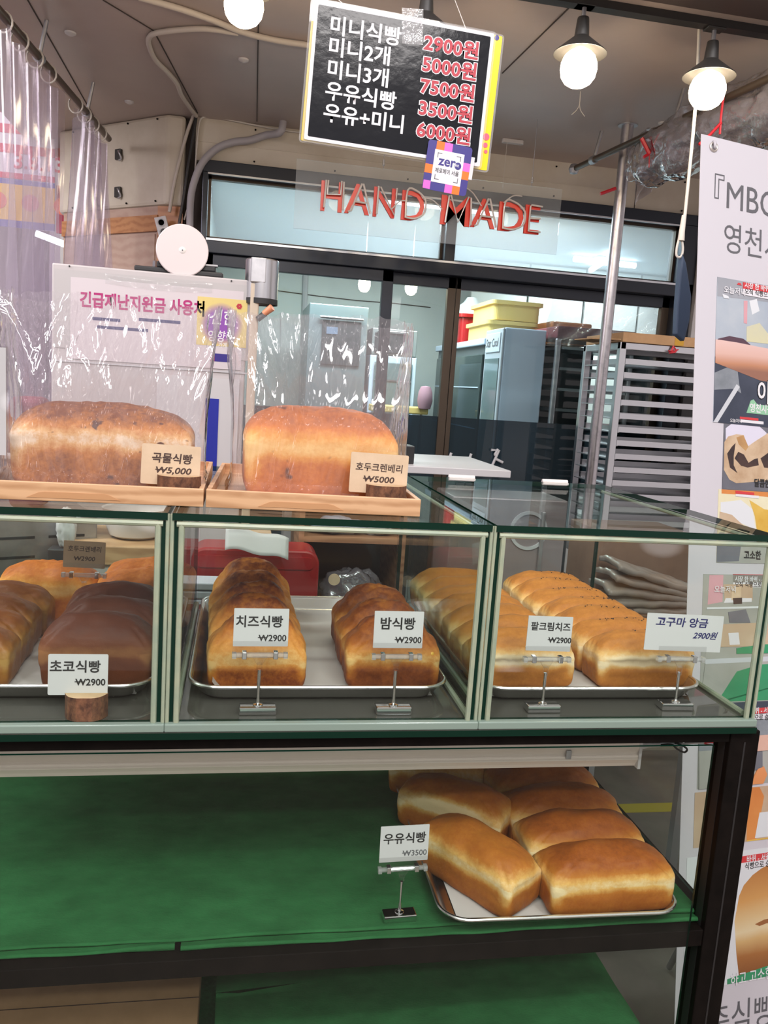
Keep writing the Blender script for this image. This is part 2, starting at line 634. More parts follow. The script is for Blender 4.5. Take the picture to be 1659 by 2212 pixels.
sbox('floor', -3, 4, -3, 6, -0.05, 0, 'concrete')
sbox('trim_1', 1.0, 3.2, 1.50, 1.56, 0.0, 0.003, 'line_yellow')
g = G().prism([(-0.95, 0.86), (2.3, 0.86), (2.3, 2.32), (-0.2, 2.32), (-0.2, 3.0), (-0.95, 3.0)], CZ, CZ + 0.05)
struct(g.build('ceiling', 'ceiling_paint'))
struct(G().box(0.55, 2.3, 0.74, 0.85, 2.455, 2.62).build('trim_2', M('beam_brown', (0.07, 0.05, 0.045), 0.5)))
n = 3
for a, b in (((223, 0), (332, 66)), ((332, 66), (427, 244)), ((558, 50), (555, 262)), ((1246, 0), (1085, 158)), ((60, 0), (212, 268))):
    p, q = at(*a, Z=CZ - 0.0005), at(*b, Z=CZ - 0.0005)
    struct(G().tube([p, q], 0.0022, 4).build('trim_%d' % n, 'seam'))
    n += 1
# cream fascia over the doors, with the row of rivet heads
w = struct(G().box(-0.20, 2.3, BW, BW + 0.12, 2.308, CZ).build('wall_back', 'cream_paint'))
g = G()
for x in (0.02, 0.33, 0.62, 0.93, 1.23, 1.52, 1.80):
    for z in (2.325, 2.44):
        g.tube([(x, BW - 0.001, z), (x, BW - 0.004, z)], 0.0035, 8)
g.build('rivet_row', 'black_metal', w, True)
G().box(1.585, 1.588, BW - 0.001, BW, 2.308, CZ).build('panel_seam', 'seam', w, True)
G().box(-0.20, 1.5, BW - 0.003, BW, 2.375, 2.378).build('panel_lip', 'cream_paint', w, True)
sbox('trim_%d' % n, 1.888, 2.02, BW - 0.04, BW + 0.12, 0, 2.308, 'white_paint')
n += 1
# angled cream panel at the left and its corner block
cd = Vector((-0.75, 0.66, 0)).normalized()
c0 = Vector((-0.305, BW, 0))
c1 = c0 + cd * 0.62
g = G().prism([(c0.x, c0.y), (-0.238, BW), (-0.238, BW + 0.3), (c1.x, c1.y + 0.3), (c1.x, c1.y)], 2.135, CZ)
wl = struct(g.build('wall_left', 'cream_paint', bevel=0.012))
g = G()
for k in range(4):
    for z in (2.15, 2.445):
        p = c0 + cd * (0.05 + 0.16 * k)
        g.tube([(p.x - 0.001, p.y - 0.002, z), (p.x - 0.003, p.y - 0.005, z)], 0.0035, 8)
g.build('rivet_row', 'black_metal', wl, True)
sbox('wall_gap', -0.238, -0.17, BW + 0.03, BW + 0.1, 0, CZ, 'seam')
cb = T('corner_cabinet', 'wooden corner cabinet under the cream panel, left of the door frame', 'cabinet', (-0.45, BW + 0.2, 0))
e1 = c0 + cd * 0.04
g = G().prism([(e1.x, e1.y + 0.005), (-0.24, BW + 0.004), (-0.24, BW + 0.3), (e1.x, e1.y + 0.3)], 0.0, 2.134)
g.build('post', 'cabinet_wood', cb, True)
def slab(name, s0, s1, z0, z1, dep, mat):
    a, b = c0 + cd * s0, c0 + cd * s1
    nrm = Vector((0.66, 0.75, 0)).normalized()
    return G().prism([(p.x, p.y) for p in (a - nrm * dep, b - nrm * dep, b + nrm * 0.02, a + nrm * 0.02)], z0, z1).build(name, mat, cb, True)
slab('top_rail', 0.04, 0.60, 2.04, 2.10, 0.002, 'cabinet_wood')
slab('back_board', 0.04, 0.60, 0.0, 2.134, -0.008, 'panel_wood')
slab('door', 0.055, 0.58, 0.9, 2.03, -0.002, 'panel_wood')
slab('hinge', 0.042, 0.056, 1.86, 1.93, 0.004, 'alu_dull')
# window frames over the doors
def win(name, x0, x1, z0, z1):
    zc_ = (z0 + z1) / 2
    f = struct(G().box(x0, x1, -0.002, 0.002, z0 - zc_, z1 - zc_, X=Matrix.Translation((0, BW + 0.048, zc_)) @ Matrix.Rotation(0.0, 4, 'X')).build(name, 'transom_glass'))
    b = 0.012
    g = G()
    for q in ((x0, x0 + b, z0, z1), (x1 - b, x1, z0, z1), (x0, x1, z0, z0 + b), (x0, x1, z1 - b, z1)):
        g.box(q[0], q[1], BW + 0.03, BW + 0.06, q[2], q[3])
    g.build('window_frame', 'bronze_metal', f, True)
    return f


win('window_1', -0.15, 0.79, 2.028, 2.264)
win('window_2', 0.828, 1.815, 2.028, 2.264)
for q in ((-0.17, 1.885, 2.262, 2.31), (-0.17, 1.885, 1.972, 2.03), (-0.17, -0.148, 0, 2.27), (1.813, 1.885, 0, 2.27), (0.788, 0.83, 2.02, 2.27)):
    sbox('trim_%d' % n, q[0], q[1], BW - 0.02, BW + 0.09, q[2], q[3], 'navy_metal', bevel=0.003)
    n += 1
sbox('trim_%d' % n, -0.15, 1.81, BW - 0.026, BW - 0.019, 2.018, 2.026, 'alu')
n += 1
sbox('trim_%d' % n, -0.15, 1.81, BW - 0.024, BW - 0.019, 2.258, 2.264, 'alu')
n += 1


def door(name, x0, x1, y, sl, sr, top, mat):
    """sliding glass door: dark film on its lower part"""
    zc_ = (1.402 + top) / 2
    d = struct(G().box(x0, x1, -0.002, 0.002, 1.402 - zc_, top - zc_, X=Matrix.Translation((0, y + 0.015, zc_)) @ Matrix.Rotation(0.0, 4, 'X')).build(name, 'door_glass'))
    G().box(x0, x1, y + 0.012, y + 0.018, 0.1, 1.402).build('dark_film_pane', 'dark_film', d, True)
    G().box(x0, x0 + sl, y, y + 0.03, 0, top).build('door_stile', mat, d, True, bevel=0.002)
    G().box(x1 - sr, x1, y, y + 0.03, 0, top).build('door_stile', mat, d, True, bevel=0.002)
    G().box(x0, x1, y, y + 0.03, top - 0.045, top).build('door_rail', 'navy_metal', d, True, bevel=0.002)
    G().box(x0, x1, y, y + 0.03, 0, 0.1).build('door_rail', mat, d, True)
    return d


door('door_1', -0.15, 0.59, BW, 0.03, 0.045, 1.972, 'navy_metal')
d2 = door('door_2', 0.565, 0.86, BW + 0.035, 0.02, 0.034, 1.972, 'bronze_metal')
d3 = door('door_3', 0.862, 1.815, BW + 0.035, 0.02, 0.035, 1.972, 'bronze_metal')
# white brush-stroke lettering on the dark film
for pts in (((1076, 970), (1069, 982), (1070, 984)), ((1061, 972), (1078, 973), (1063, 1006)), ((1068, 990), (1086, 999)), ((975, 978), (972, 986)),
            ((957, 994), (975, 996)), ((1018, 980), (1009, 1006)), ((964, 1000), (966, 1008)), ((1072, 1012), (1100, 1019))):
    ps = [at(u, v, Y=BW + 0.031) for u, v in pts]
    r = 0.006
    G().tube(ps, r, 8).build('lettering', 'ink_white', d3, True, smooth=True)

# kitchen behind the doors
sbox('wall_kitchen', -0.24, 4.2, 4.8, 4.86, 0, 2.6, 'kitchen_wall')
sbox('wall_kitchen_left', -0.24, -0.19, 2.52, 4.8, 0, 2.6, 'kitchen_wall')
sbox('wall_kitchen_right', 4.0, 4.06, 2.32, 4.8, 0, 2.6, 'kitchen_wall')
struct(G().box(-0.19, 4.2, 2.32, 4.86, 2.44, 2.5).build('ceiling_kitchen', M('kitchen_ceiling', (0.55, 0.60, 0.64), 0.6)))
pp = [at(u, v, Y=4.795) for u, v in ((600, 628), (660, 636), (700, 641), (770, 649), (850, 655), (930, 664))]
struct(G().tube(pp, 0.004, 4).build('trim_%d' % n, 'seam'))
n += 1
pp = [at(660, 590, Y=4.79), at(655, 760, Y=4.79)]
struct(G().tube(pp, 0.02, 8).build('trim_%d' % n, 'grey_paint'))
n += 1


def cross_lamp(label, ends, group=None):
    c = sum((at(u, v, Z=2.41) for e in ends for u, v in e), Vector()) / (2 * len(ends))
    t = T('ceiling_lamp', label, 'lamp', (c.x, c.y, 2.435))
    G().box(-0.07, 0.07, -0.07, 0.07, -0.022, 0.004).build('mount', 'white_plastic', t, bevel=0.004)
    for a, b in ends:
        p, q = at(*a, Z=2.408), at(*b, Z=2.408)
        G().tube([p, q], 0.019, 10).build('tube', 'tube_glow', t, True, smooth=True)
    return t


cross_lamp('white cross-shaped ceiling light seen through the right transom beside the steel pole', [((1240, 559), (1372, 574)), ((1277, 583), (1325, 551))])
cross_lamp('long white tube light seen behind the middle of the red letter sign', [((838, 430), (1078, 460))])
for u, v, lab in ((787, 615, 'round glowing bulb standing in for a lamp reflection in the left glass door'), (888, 622, 'round glowing bulb standing in for a lamp reflection right of the dark door stile')):
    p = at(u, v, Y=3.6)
    t = T('reflection_bulb', lab, 'lamp', (p.x, p.y, 2.435))  # bulb and cord built in place of a lamp reflection in the door glass
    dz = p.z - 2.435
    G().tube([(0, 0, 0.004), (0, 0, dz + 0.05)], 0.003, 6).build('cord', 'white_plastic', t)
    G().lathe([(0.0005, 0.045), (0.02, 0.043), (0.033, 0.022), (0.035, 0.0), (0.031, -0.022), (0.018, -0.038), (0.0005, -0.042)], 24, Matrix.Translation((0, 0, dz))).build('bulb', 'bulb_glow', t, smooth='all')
# appliances in the kitchen
def kbox(t, x0, x1, y0, y1, z0, z1, name, mat, bevel=0.006):
    return G().box(x0, x1, y0, y1, z0, z1).build(name, mat, t, True, bevel=bevel)


t = T('oven', 'dark grey deck oven with a small lit screen behind the left glass door', 'oven', (0.56, 4.0, 0))
kbox(t, 0.38, 0.73, 3.75, 4.3, 0.0, 1.97, 'body', M('oven_steel', (0.22, 0.27, 0.29), 0.35, metal=0.5))
kbox(t, 0.46, 0.69, 3.738, 3.75, 1.62, 1.88, 'oven_door', 'kitchen_dark')
kbox(t, 0.44, 0.70, 3.715, 3.738, 1.885, 1.90, 'handle', 'alu')
kbox(t, 0.485, 0.55, 3.732, 3.738, 1.80, 1.84, 'screen', 'screen_glow', 0)
t = T('cooler', 'narrow glass-door cooler under the small grey oven in the kitchen', 'fridge', (0.9, 4.0, 0))
kbox(t, 0.76, 1.045, 3.78, 4.3, 0, 1.70, 'body', 'fridge_grey')
kbox(t, 0.785, 1.02, 3.765, 3.78, 0.7, 1.66, 'glass_door', M('cooler_glass', (0.10, 0.16, 0.17), 0.1))
for z in (1.0, 1.2, 1.4, 1.55):
    kbox(t, 0.79, 1.015, 3.76, 3.766, z, z + 0.008, 'shelf', 'alu', 0)
t = T('small_oven', 'grey countertop oven standing on the glass-door cooler in the kitchen', 'oven', (0.9, 4.0, 1.701))
kbox(t, 0.765, 1.04, 3.78, 4.2, 1.701, 1.86, 'body', M('oven_grey', (0.26, 0.29, 0.30), 0.4, metal=0.4))
kbox(t, 0.78, 0.99, 3.77, 3.78, 1.715, 1.835, 'oven_door', 'kitchen_dark')
kbox(t, 0.79, 0.98, 3.755, 3.77, 1.838, 1.846, 'handle', 'alu')
t = T('tray_cart', 'pale yellow plastic cart shelf below the narrow kitchen cooler', 'cart', (0.93, 3.62, 0))
kbox(t, 0.76, 1.08, 3.52, 3.73, 1.37, 1.41, 'shelf', 'yellow_plastic')
for x in (0.77, 1.05):
    kbox(t, x, x + 0.015, 3.6, 3.62, 0, 1.37, 'leg', 'alu')
t = T('glass_fridge', 'dark glass-front display fridge behind the middle kitchen door', 'fridge', (1.5, 3.6, 0))
kbox(t, 1.265, 1.86, 3.065, 4.15, 0, 1.79, 'body', M('fridge_dark', (0.10, 0.12, 0.13), 0.4))
kbox(t, 1.25, 1.265, 3.10, 4.12, 0.2, 1.72, 'glass_door', M('fridge_glass', (0.045, 0.065, 0.065), 0.06))
kbox(t, 1.245, 1.30, 3.065, 4.16, 1.765, 1.80, 'top_trim', 'fridge_grey')
for z in (1.1, 1.32, 1.54):
    kbox(t, 1.246, 1.25, 3.12, 4.1, z, z + 0.006, 'shelf_edge', 'fridge_grey', 0)
t = T('storage_bin', 'red plastic bin standing on top of the dark glass fridge', 'bin', (1.4, 3.82, 1.80))
G().prism(rrect(0.25, 0.30, 0.04), 1.80, 1.965, Matrix.Translation((1.40, 3.82, 0))).build('body', 'red_plastic', t, True)
G().prism(rrect(0.28, 0.33, 0.04), 1.955, 1.975, Matrix.Translation((1.40, 3.82, 0))).build('rim', 'red_plastic', t, True)
t = T('plastic_bag', 'grey knotted plastic bag bulging out of the red bin in the kitchen', 'bag', (1.37, 3.82, 1.976))
G().lathe([(0.001, 0.11), (0.03, 0.11), (0.05, 0.08), (0.09, 0.05), (0.11, 0.0), (0.001, 0.0)], 20).build('bag_body', M('bag_grey', (0.42, 0.45, 0.46), 0.3), t, smooth=True)
for i, (z, lab) in enumerate(((1.80, 'yellow bread crate at the bottom of the stack on the kitchen fridge'), (1.906, 'yellow bread crate on the top of the stack on the kitchen fridge'))):
    t = T('bread_crate', lab, 'crate', (1.42 + 0.02 * i, 3.36, z), group='yellow crates on the kitchen fridge')
    G().prism(rrect(0.26, 0.42, 0.03), 0, 0.10).build('body', 'yellow_plastic', t)
    G().prism(rrect(0.29, 0.45, 0.03), 0.082, 0.102).build('rim', 'yellow_plastic', t)
t = T('wide_tub', 'orange plastic tub standing behind the tall blue-grey fridge', 'tub', (1.72, 3.3, 1.80))
G().box(1.62, 1.85, 3.10, 3.5, 1.80, 1.92).build('body', 'orange_plastic', t, True, bevel=0.01)
t = T('tall_fridge', 'tall blue-grey fridge with a name plate over its glass door', 'fridge', (1.36, 2.9, 0))
kbox(t, 1.262, 1.475, 2.775, 3.055, 0, 1.838, 'body', 'fridge_grey')
kbox(t, 1.25, 1.262, 2.775, 3.055, 0, 1.836, 'door_frame', M('fridge_pale', (0.42, 0.47, 0.53), 0.35))
kbox(t, 1.246, 1.25, 2.80, 3.03, 0.3, 1.69, 'glass_door', M('fridge_glass_pale', (0.13, 0.18, 0.19), 0.1))
kbox(t, 1.245, 1.25, 2.80, 3.03, 1.72, 1.815, 'name_plate', M('plate_blue', (0.50, 0.57, 0.66), 0.4))
txt('Star Cool', 0.058, 'ink_grey', t, Matrix.Translation((1.2443, 3.02, 1.748)) @ Matrix.Rotation(-pi / 2, 4, 'Z') @ Matrix.Rotation(pi / 2, 4, 'X'), 0.02, sx=0.88, world=True)
# rack further back in the kitchen
t = T('kitchen_rack', 'dim grey tray rack standing inside the kitchen right of the tall fridge', 'rack', (1.72, 2.9, 0))
for x in (1.50, 1.885):
    for y in (2.70, 3.01):
        kbox(t, x, x + 0.025, y, y + 0.025, 0, 1.80, 'post', 'alu_dull')
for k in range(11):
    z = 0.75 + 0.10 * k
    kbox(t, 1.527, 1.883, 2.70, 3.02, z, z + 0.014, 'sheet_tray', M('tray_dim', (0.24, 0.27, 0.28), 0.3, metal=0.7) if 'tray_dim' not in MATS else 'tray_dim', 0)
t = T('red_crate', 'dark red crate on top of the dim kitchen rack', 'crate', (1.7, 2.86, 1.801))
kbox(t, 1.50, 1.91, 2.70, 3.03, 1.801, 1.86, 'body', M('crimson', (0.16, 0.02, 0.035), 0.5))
t = T('shade_block', 'tall dark block added behind the tray rack for the shade between its sheets', 'cabinet', (2.2, 2.75, 0))  # added dark block, stands in for the shade between the baking sheets
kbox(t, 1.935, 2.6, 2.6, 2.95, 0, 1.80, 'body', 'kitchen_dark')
kbox(t, 2.25, 2.258, 2.595, 2.6, 0.05, 1.78, 'block_seam', 'ink_black', 0)
t = T('kitchen_partition', 'pale boarded partition at the back right of the kitchen', 'partition', (1.9, 4.6, 0))
for k in range(4):
    x = 1.55 + 0.42 * k
    kbox(t, x, x + 0.405, 4.5, 4.53, 0, 2.43, 'panel', M('partition_pale', (0.55, 0.58, 0.55), 0.6) if k == 0 else 'partition_pale', 0.004)
t = tag(G().grid(lambda u, v: Vector((1.30 + 0.5 * u, 2.30 + 0.02 * math.sin(9 * u + 4 * v) + 0.012 * math.sin(23 * u - 11 * v), 1.74 + 0.21 * v)), 40, 14).build('plastic_sheet', 'roll_vinyl', smooth='all'),
        'crinkled clear plastic sheet hanging inside the glass door above the tray rack', 'plastic sheet')
t = T('mitt', 'faded pink oven mitt hanging behind the middle glass door', 'oven mitt', (0.93, 3.5, 1.4))
g = G().lathe([(0.001, 0.0), (0.035, 0.005), (0.045, 0.05), (0.04, 0.10), (0.028, 0.13), (0.001, 0.135)], 16)
g.build('mitt_body', M('mitt_pink', (0.36, 0.20, 0.25), 0.9), t, smooth=True, loc=(0.12, 0, 0))
# ------------------------------------------------------------------ the black stand with two shelves
ST = T('display_stand', 'black steel display stand with glass front under the three glass cases', 'display stand', (0.12, 0.31, 0))
for x0, x1, y0, y1 in ((0.800, 0.852, 0.0, 0.045), (-0.66, -0.61, 0.0, 0.045), (0.805, 0.852, 0.58, 0.62), (-0.66, -0.61, 0.58, 0.62)):
    p = G().box(x0, x1, y0, y1, 0.0, 0.994).build('post', 'black_metal', ST, True, bevel=0.002)
    if y0 < 0.1 and x0 > 0:
        G().box(0.8245, 0.8275, -0.0006, 0.001, 0.0, 0.975).build('groove', 'ink_black', p, True)
        G().box(0.7995, 0.801, 0.012, 0.03, 0.0, 0.975).build('groove', 'ink_black', p, True)
for y0, y1 in ((0.002, 0.04), (0.58, 0.618)):
    G().box(-0.61, 0.80, y0, y1, 0.974, 0.994).build('top_rail', 'black_metal', ST, True, bevel=0.0015)
    G().box(-0.61, 0.80, y0, y1, 0.611, 0.641).build('shelf_rail', 'black_metal', ST, True, bevel=0.0015)
    G().box(-0.61, 0.80, y0, y1, 0.25, 0.28).build('shelf_rail', 'black_metal', ST, True, bevel=0.0015)
for z in (0.613, 0.252):
    G().box(-0.61, 0.805, 0.04, 0.58, z, z + 0.025).build('shelf_board', 'black_metal', ST, True)
for x in (-0.63, 0.83):
    for z in (0.974, 0.625, 0.25):
        G().box(x - 0.012, x + 0.012, 0.045, 0.58, z, z + 0.02).build('side_rail', 'black_metal', ST, True)
GL = ['case_glass', 'glass_edge']
G().box(-0.608, 0.768, -0.007, -0.002, 0.10, 0.973, [1, 1, 0, 0, 1, 1]).build('front_glass', GL, ST, True)
G().box(0.829, 0.833, 0.046, 0.579, 0.65, 0.973, [1, 1, 1, 1, 0, 0]).build('side_glass', GL, ST, True)
G().box(0.829, 0.833, 0.046, 0.579, 0.275, 0.62, [1, 1, 1, 1, 0, 0]).build('side_glass', GL, ST, True)

# strip lamp under the counter, unlit, with its lead
t = T('strip_lamp', 'unlit white plastic strip lamp fixed under the glass cases', 'lamp', (0.0, 0.1, 0.94))
prof = [(0.070, 0.973), (0.070, 0.934), (0.074, 0.925), (0.0745, 0.921), (0.071, 0.919), (0.071, 0.913), (0.0765, 0.905), (0.080, 0.898), (0.105, 0.898), (0.112, 0.93), (0.112, 0.973)]
Xp = Matrix(((0, 0, 1, 0), (1, 0, 0, 0), (0, 1, 0, 0), (0, 0, 0, 1)))
G().prism(prof, -0.60, 0.683, Xp).build('lamp_body', M('lamp_white', (0.80, 0.71, 0.64), 0.4), t, True)
G().box(0.683, 0.688, 0.069, 0.113, 0.897, 0.973).build('end_cap', 'white_plastic', t, True)
G().box(0.553, 0.562, 0.0675, 0.071, 0.917, 0.932).build('clip', 'alu_dull', t, True, bevel=0.001)
G().tube([at(1362, 1612, Y=0.1), at(1390, 1610, Y=0.1), at(1400, 1609, Y=0.1), at(1425, 1609, Y=0.1)], [0.006, 0.0065, 0.0045, 0.004], 10).build('plug', 'white_plastic', t, True, smooth=True)
G().tube(curve([at(u, v, Y=0.1) for u, v in ((1425, 1609), (1450, 1608), (1463, 1618), (1478, 1625), (1484, 1618), (1470, 1608), (1458, 1605))]), 0.0018, 6).build('wire', 'black_plastic', t, True, smooth=True)
G().tube(curve([at(u, v, Y=0.1) for u, v in ((1462, 1612), (1490, 1605), (1520, 1604))]), 0.0022, 6).build('wire', 'white_plastic', t, True, smooth=True)
for d in (0, 6):
    G().tube(curve([at(u, v, Y=0.1) for u, v in ((1518, 1603 + d / 3), (1545, 1605 + d), (1578, 1612 + d))]), 0.0014, 6).build('wire', 'tie_red', t, True, smooth=True)


# ------------------------------------------------------------------ the three glass cases
def glass_case(x0, x1, label):
    t = T('glass_case', label, 'glass case', ((x0 + x1) / 2, 0.31, 1.004), group='glass cases on the counter')
    G().box(x0 - 0.003, x1 + 0.003, -0.010, 0.62, 0.994, 1.004, [1, 0, 1, 1, 1, 1]).build('ledge_pane', ['base_glass', 'glass_edge'], t, True)
    G().box(x0 + 0.001, x1 - 0.001, 0.006, 0.618, 1.004, 1.017).build('base_pane', 'base_glass', t, True)
    G().box(x0 - 0.003, x1 + 0.003, -0.009, 0.004, 1.0042, 1.0165).build('front_ledge', 'ledge_glass', t, True, bevel=0.002, seg=3)
    G().box(x0 + 0.010, x1 - 0.010, 0.001, 0.007, 1.017, 1.305, [1, 1, 0, 0, 1, 1]).build('front_pane', GL, t, True)
    for a in (x0 + 0.001, x1 - 0.009):
        G().box(a, a + 0.008, 0.0, 0.62, 1.017, 1.305, [1, 1, 1, 1, 0, 0]).build('side_pane', GL, t, True)
    G().box(x0, x1, -0.004, 0.625, 1.306, 1.316, [0, 0, 1, 1, 1, 1]).build('top_pane', GL, t, True)
    G().box(x0 + 0.012, x1 - 0.012, 0.612, 0.617, 1.03, 1.30, [1, 1, 0, 0, 1, 1]).build('rear_flap', GL, t, True)
    for f in (0.26, 0.74):
        x = x0 + (x1 - x0) * f
        h = G().tube([(x - 0.03, 0.628, 1.318), (x + 0.03, 0.628, 1.318)], 0.005, 8).box(x - 0.03, x + 0.03, 0.618, 0.634, 1.312, 1.3165)
        h.build('hinge', M('hinge_clear', (0.72, 0.68, 0.66), 0.2) if 'hinge_clear' not in MATS else 'hinge_clear', t, True)
    def bead(p, q, r=0.0042):
        G().tube([p, q], r, 8).build('silicone_bead', 'silicone', t, True, smooth=True)
    bead((x0 + 0.006, -0.0005, 1.3005), (x1 - 0.006, -0.0005, 1.3005))
    for a, b in ((x0 + 0.0125, 0.0035), (x1 - 0.0125, 0.0035)):
        bead((a, -0.0005, 1.016), (a, -0.0005, 1.301), 0.0042)
    for a in (x0 + 0.0105, x1 - 0.0105):
        bead((a, 0.01, 1.02), (a, 0.61, 1.02), 0.005)
        bead((a, 0.005, 1.302), (a, 0.61, 1.302), 0.0035)
    for a in (x0, x1):
        bead((a, 0.0, 1.012), (a, 0.0, 1.314), 0.0028)
    return t


glass_case(-0.558, -0.089, 'left glass case cut by the photo edge, holding the chocolate loaves')
glass_case(-0.083, 0.369, 'middle glass case holding the cheese and chestnut loaves')
glass_case(0.375, 0.834, 'right glass case holding two rows of pale golden loaves')


# ------------------------------------------------------------------ trays and baking paper
def sheet_tray(label, x0, x1, y0, y1, z, rz=0.0, h=0.026):
    cx, cy, w, d = (x0 + x1) / 2, (y0 + y1) / 2, x1 - x0, y1 - y0
    t = T('sheet_tray', label, 'tray', (cx, cy, z), rz, group='aluminium bread trays')
    g = G()
    loops = [(w - 0.060, d - 0.060, 0.03, 0.0012), (w - 0.046, d - 0.046, 0.034, 0.0016), (w - 0.034, d - 0.034, 0.038, 0.006), (w - 0.014, d - 0.014, 0.044, h - 0.003), (w - 0.006, d - 0.006, 0.047, h)]
    n = 0
    for a, b, r, zz in loops:
        p = rrect(a, b, r, 6)
        n = len(p)
        g.v += [(x, y, zz) for x, y in p]
    for k in range(len(loops) - 1):
        for i in range(n):
            g.f.append((k * n + i, k * n + (i + 1) % n, (k + 1) * n + (i + 1) % n, (k + 1) * n + i))
    g.f.append(tuple(range(n)))
    g.mi = [0] * len(g.f)
    g.build('pan', 'tray_metal', t, smooth=True, solid=0.0012)
    G().tube([(x, y, h) for x, y in rrect(w - 0.006, d - 0.006, 0.047, 8)], 0.0032, 8, closed=True).build('rim', 'tray_metal', t, smooth=True)
    return t


def liner(label, x0, x1, y0, y1, z, rz=0.0, lift=0.0, seed=0):
    def f(u, v):
        x, y = (u - 0.5) * (x1 - x0), (v - 0.5) * (y1 - y0)
        e = max(0, 0.10 - u) / 0.10
        q = noise.noise(Vector((u * 5 + seed, v * 4, 0.3)))
        zz = 0.0012 + 0.0006 * abs(q) + (0.022 * e ** 1.6 if lift else 0) + lift * e ** 2 * sm(0.55, 0.95, v) * (0.8 + 0.4 * q)
        return Vector((x + (0.012 * e if lift else 0), y, zz))
    o = G().grid(f, 40, 40).build('baking_paper', 'liner_paper', smooth='all')
    o.location = ((x0 + x1) / 2, (y0 + y1) / 2, z)
    o.rotation_euler = (0, 0, rz)
    return tag(o, label, 'baking paper', 'baking papers in the trays')


TZ = 1.017
sheet_tray('aluminium tray in the left glass case', -0.515, -0.109, 0.066, 0.600, TZ)
sheet_tray('aluminium tray in the middle glass case', -0.061, 0.348, 0.060, 0.600, TZ)
sheet_tray('aluminium tray in the right glass case', 0.390, 0.790, 0.056, 0.600, TZ)
liner('white baking paper under the chocolate loaves', -0.485, -0.136, 0.093, 0.575, TZ + 0.003, seed=1)
liner('white baking paper with a raised left edge under the cheese loaves', -0.036, 0.322, 0.086, 0.575, TZ + 0.003, lift=0.07, seed=2)
liner('white baking paper under the two rows of pale loaves', 0.417, 0.765, 0.082, 0.575, TZ + 0.003, seed=3)


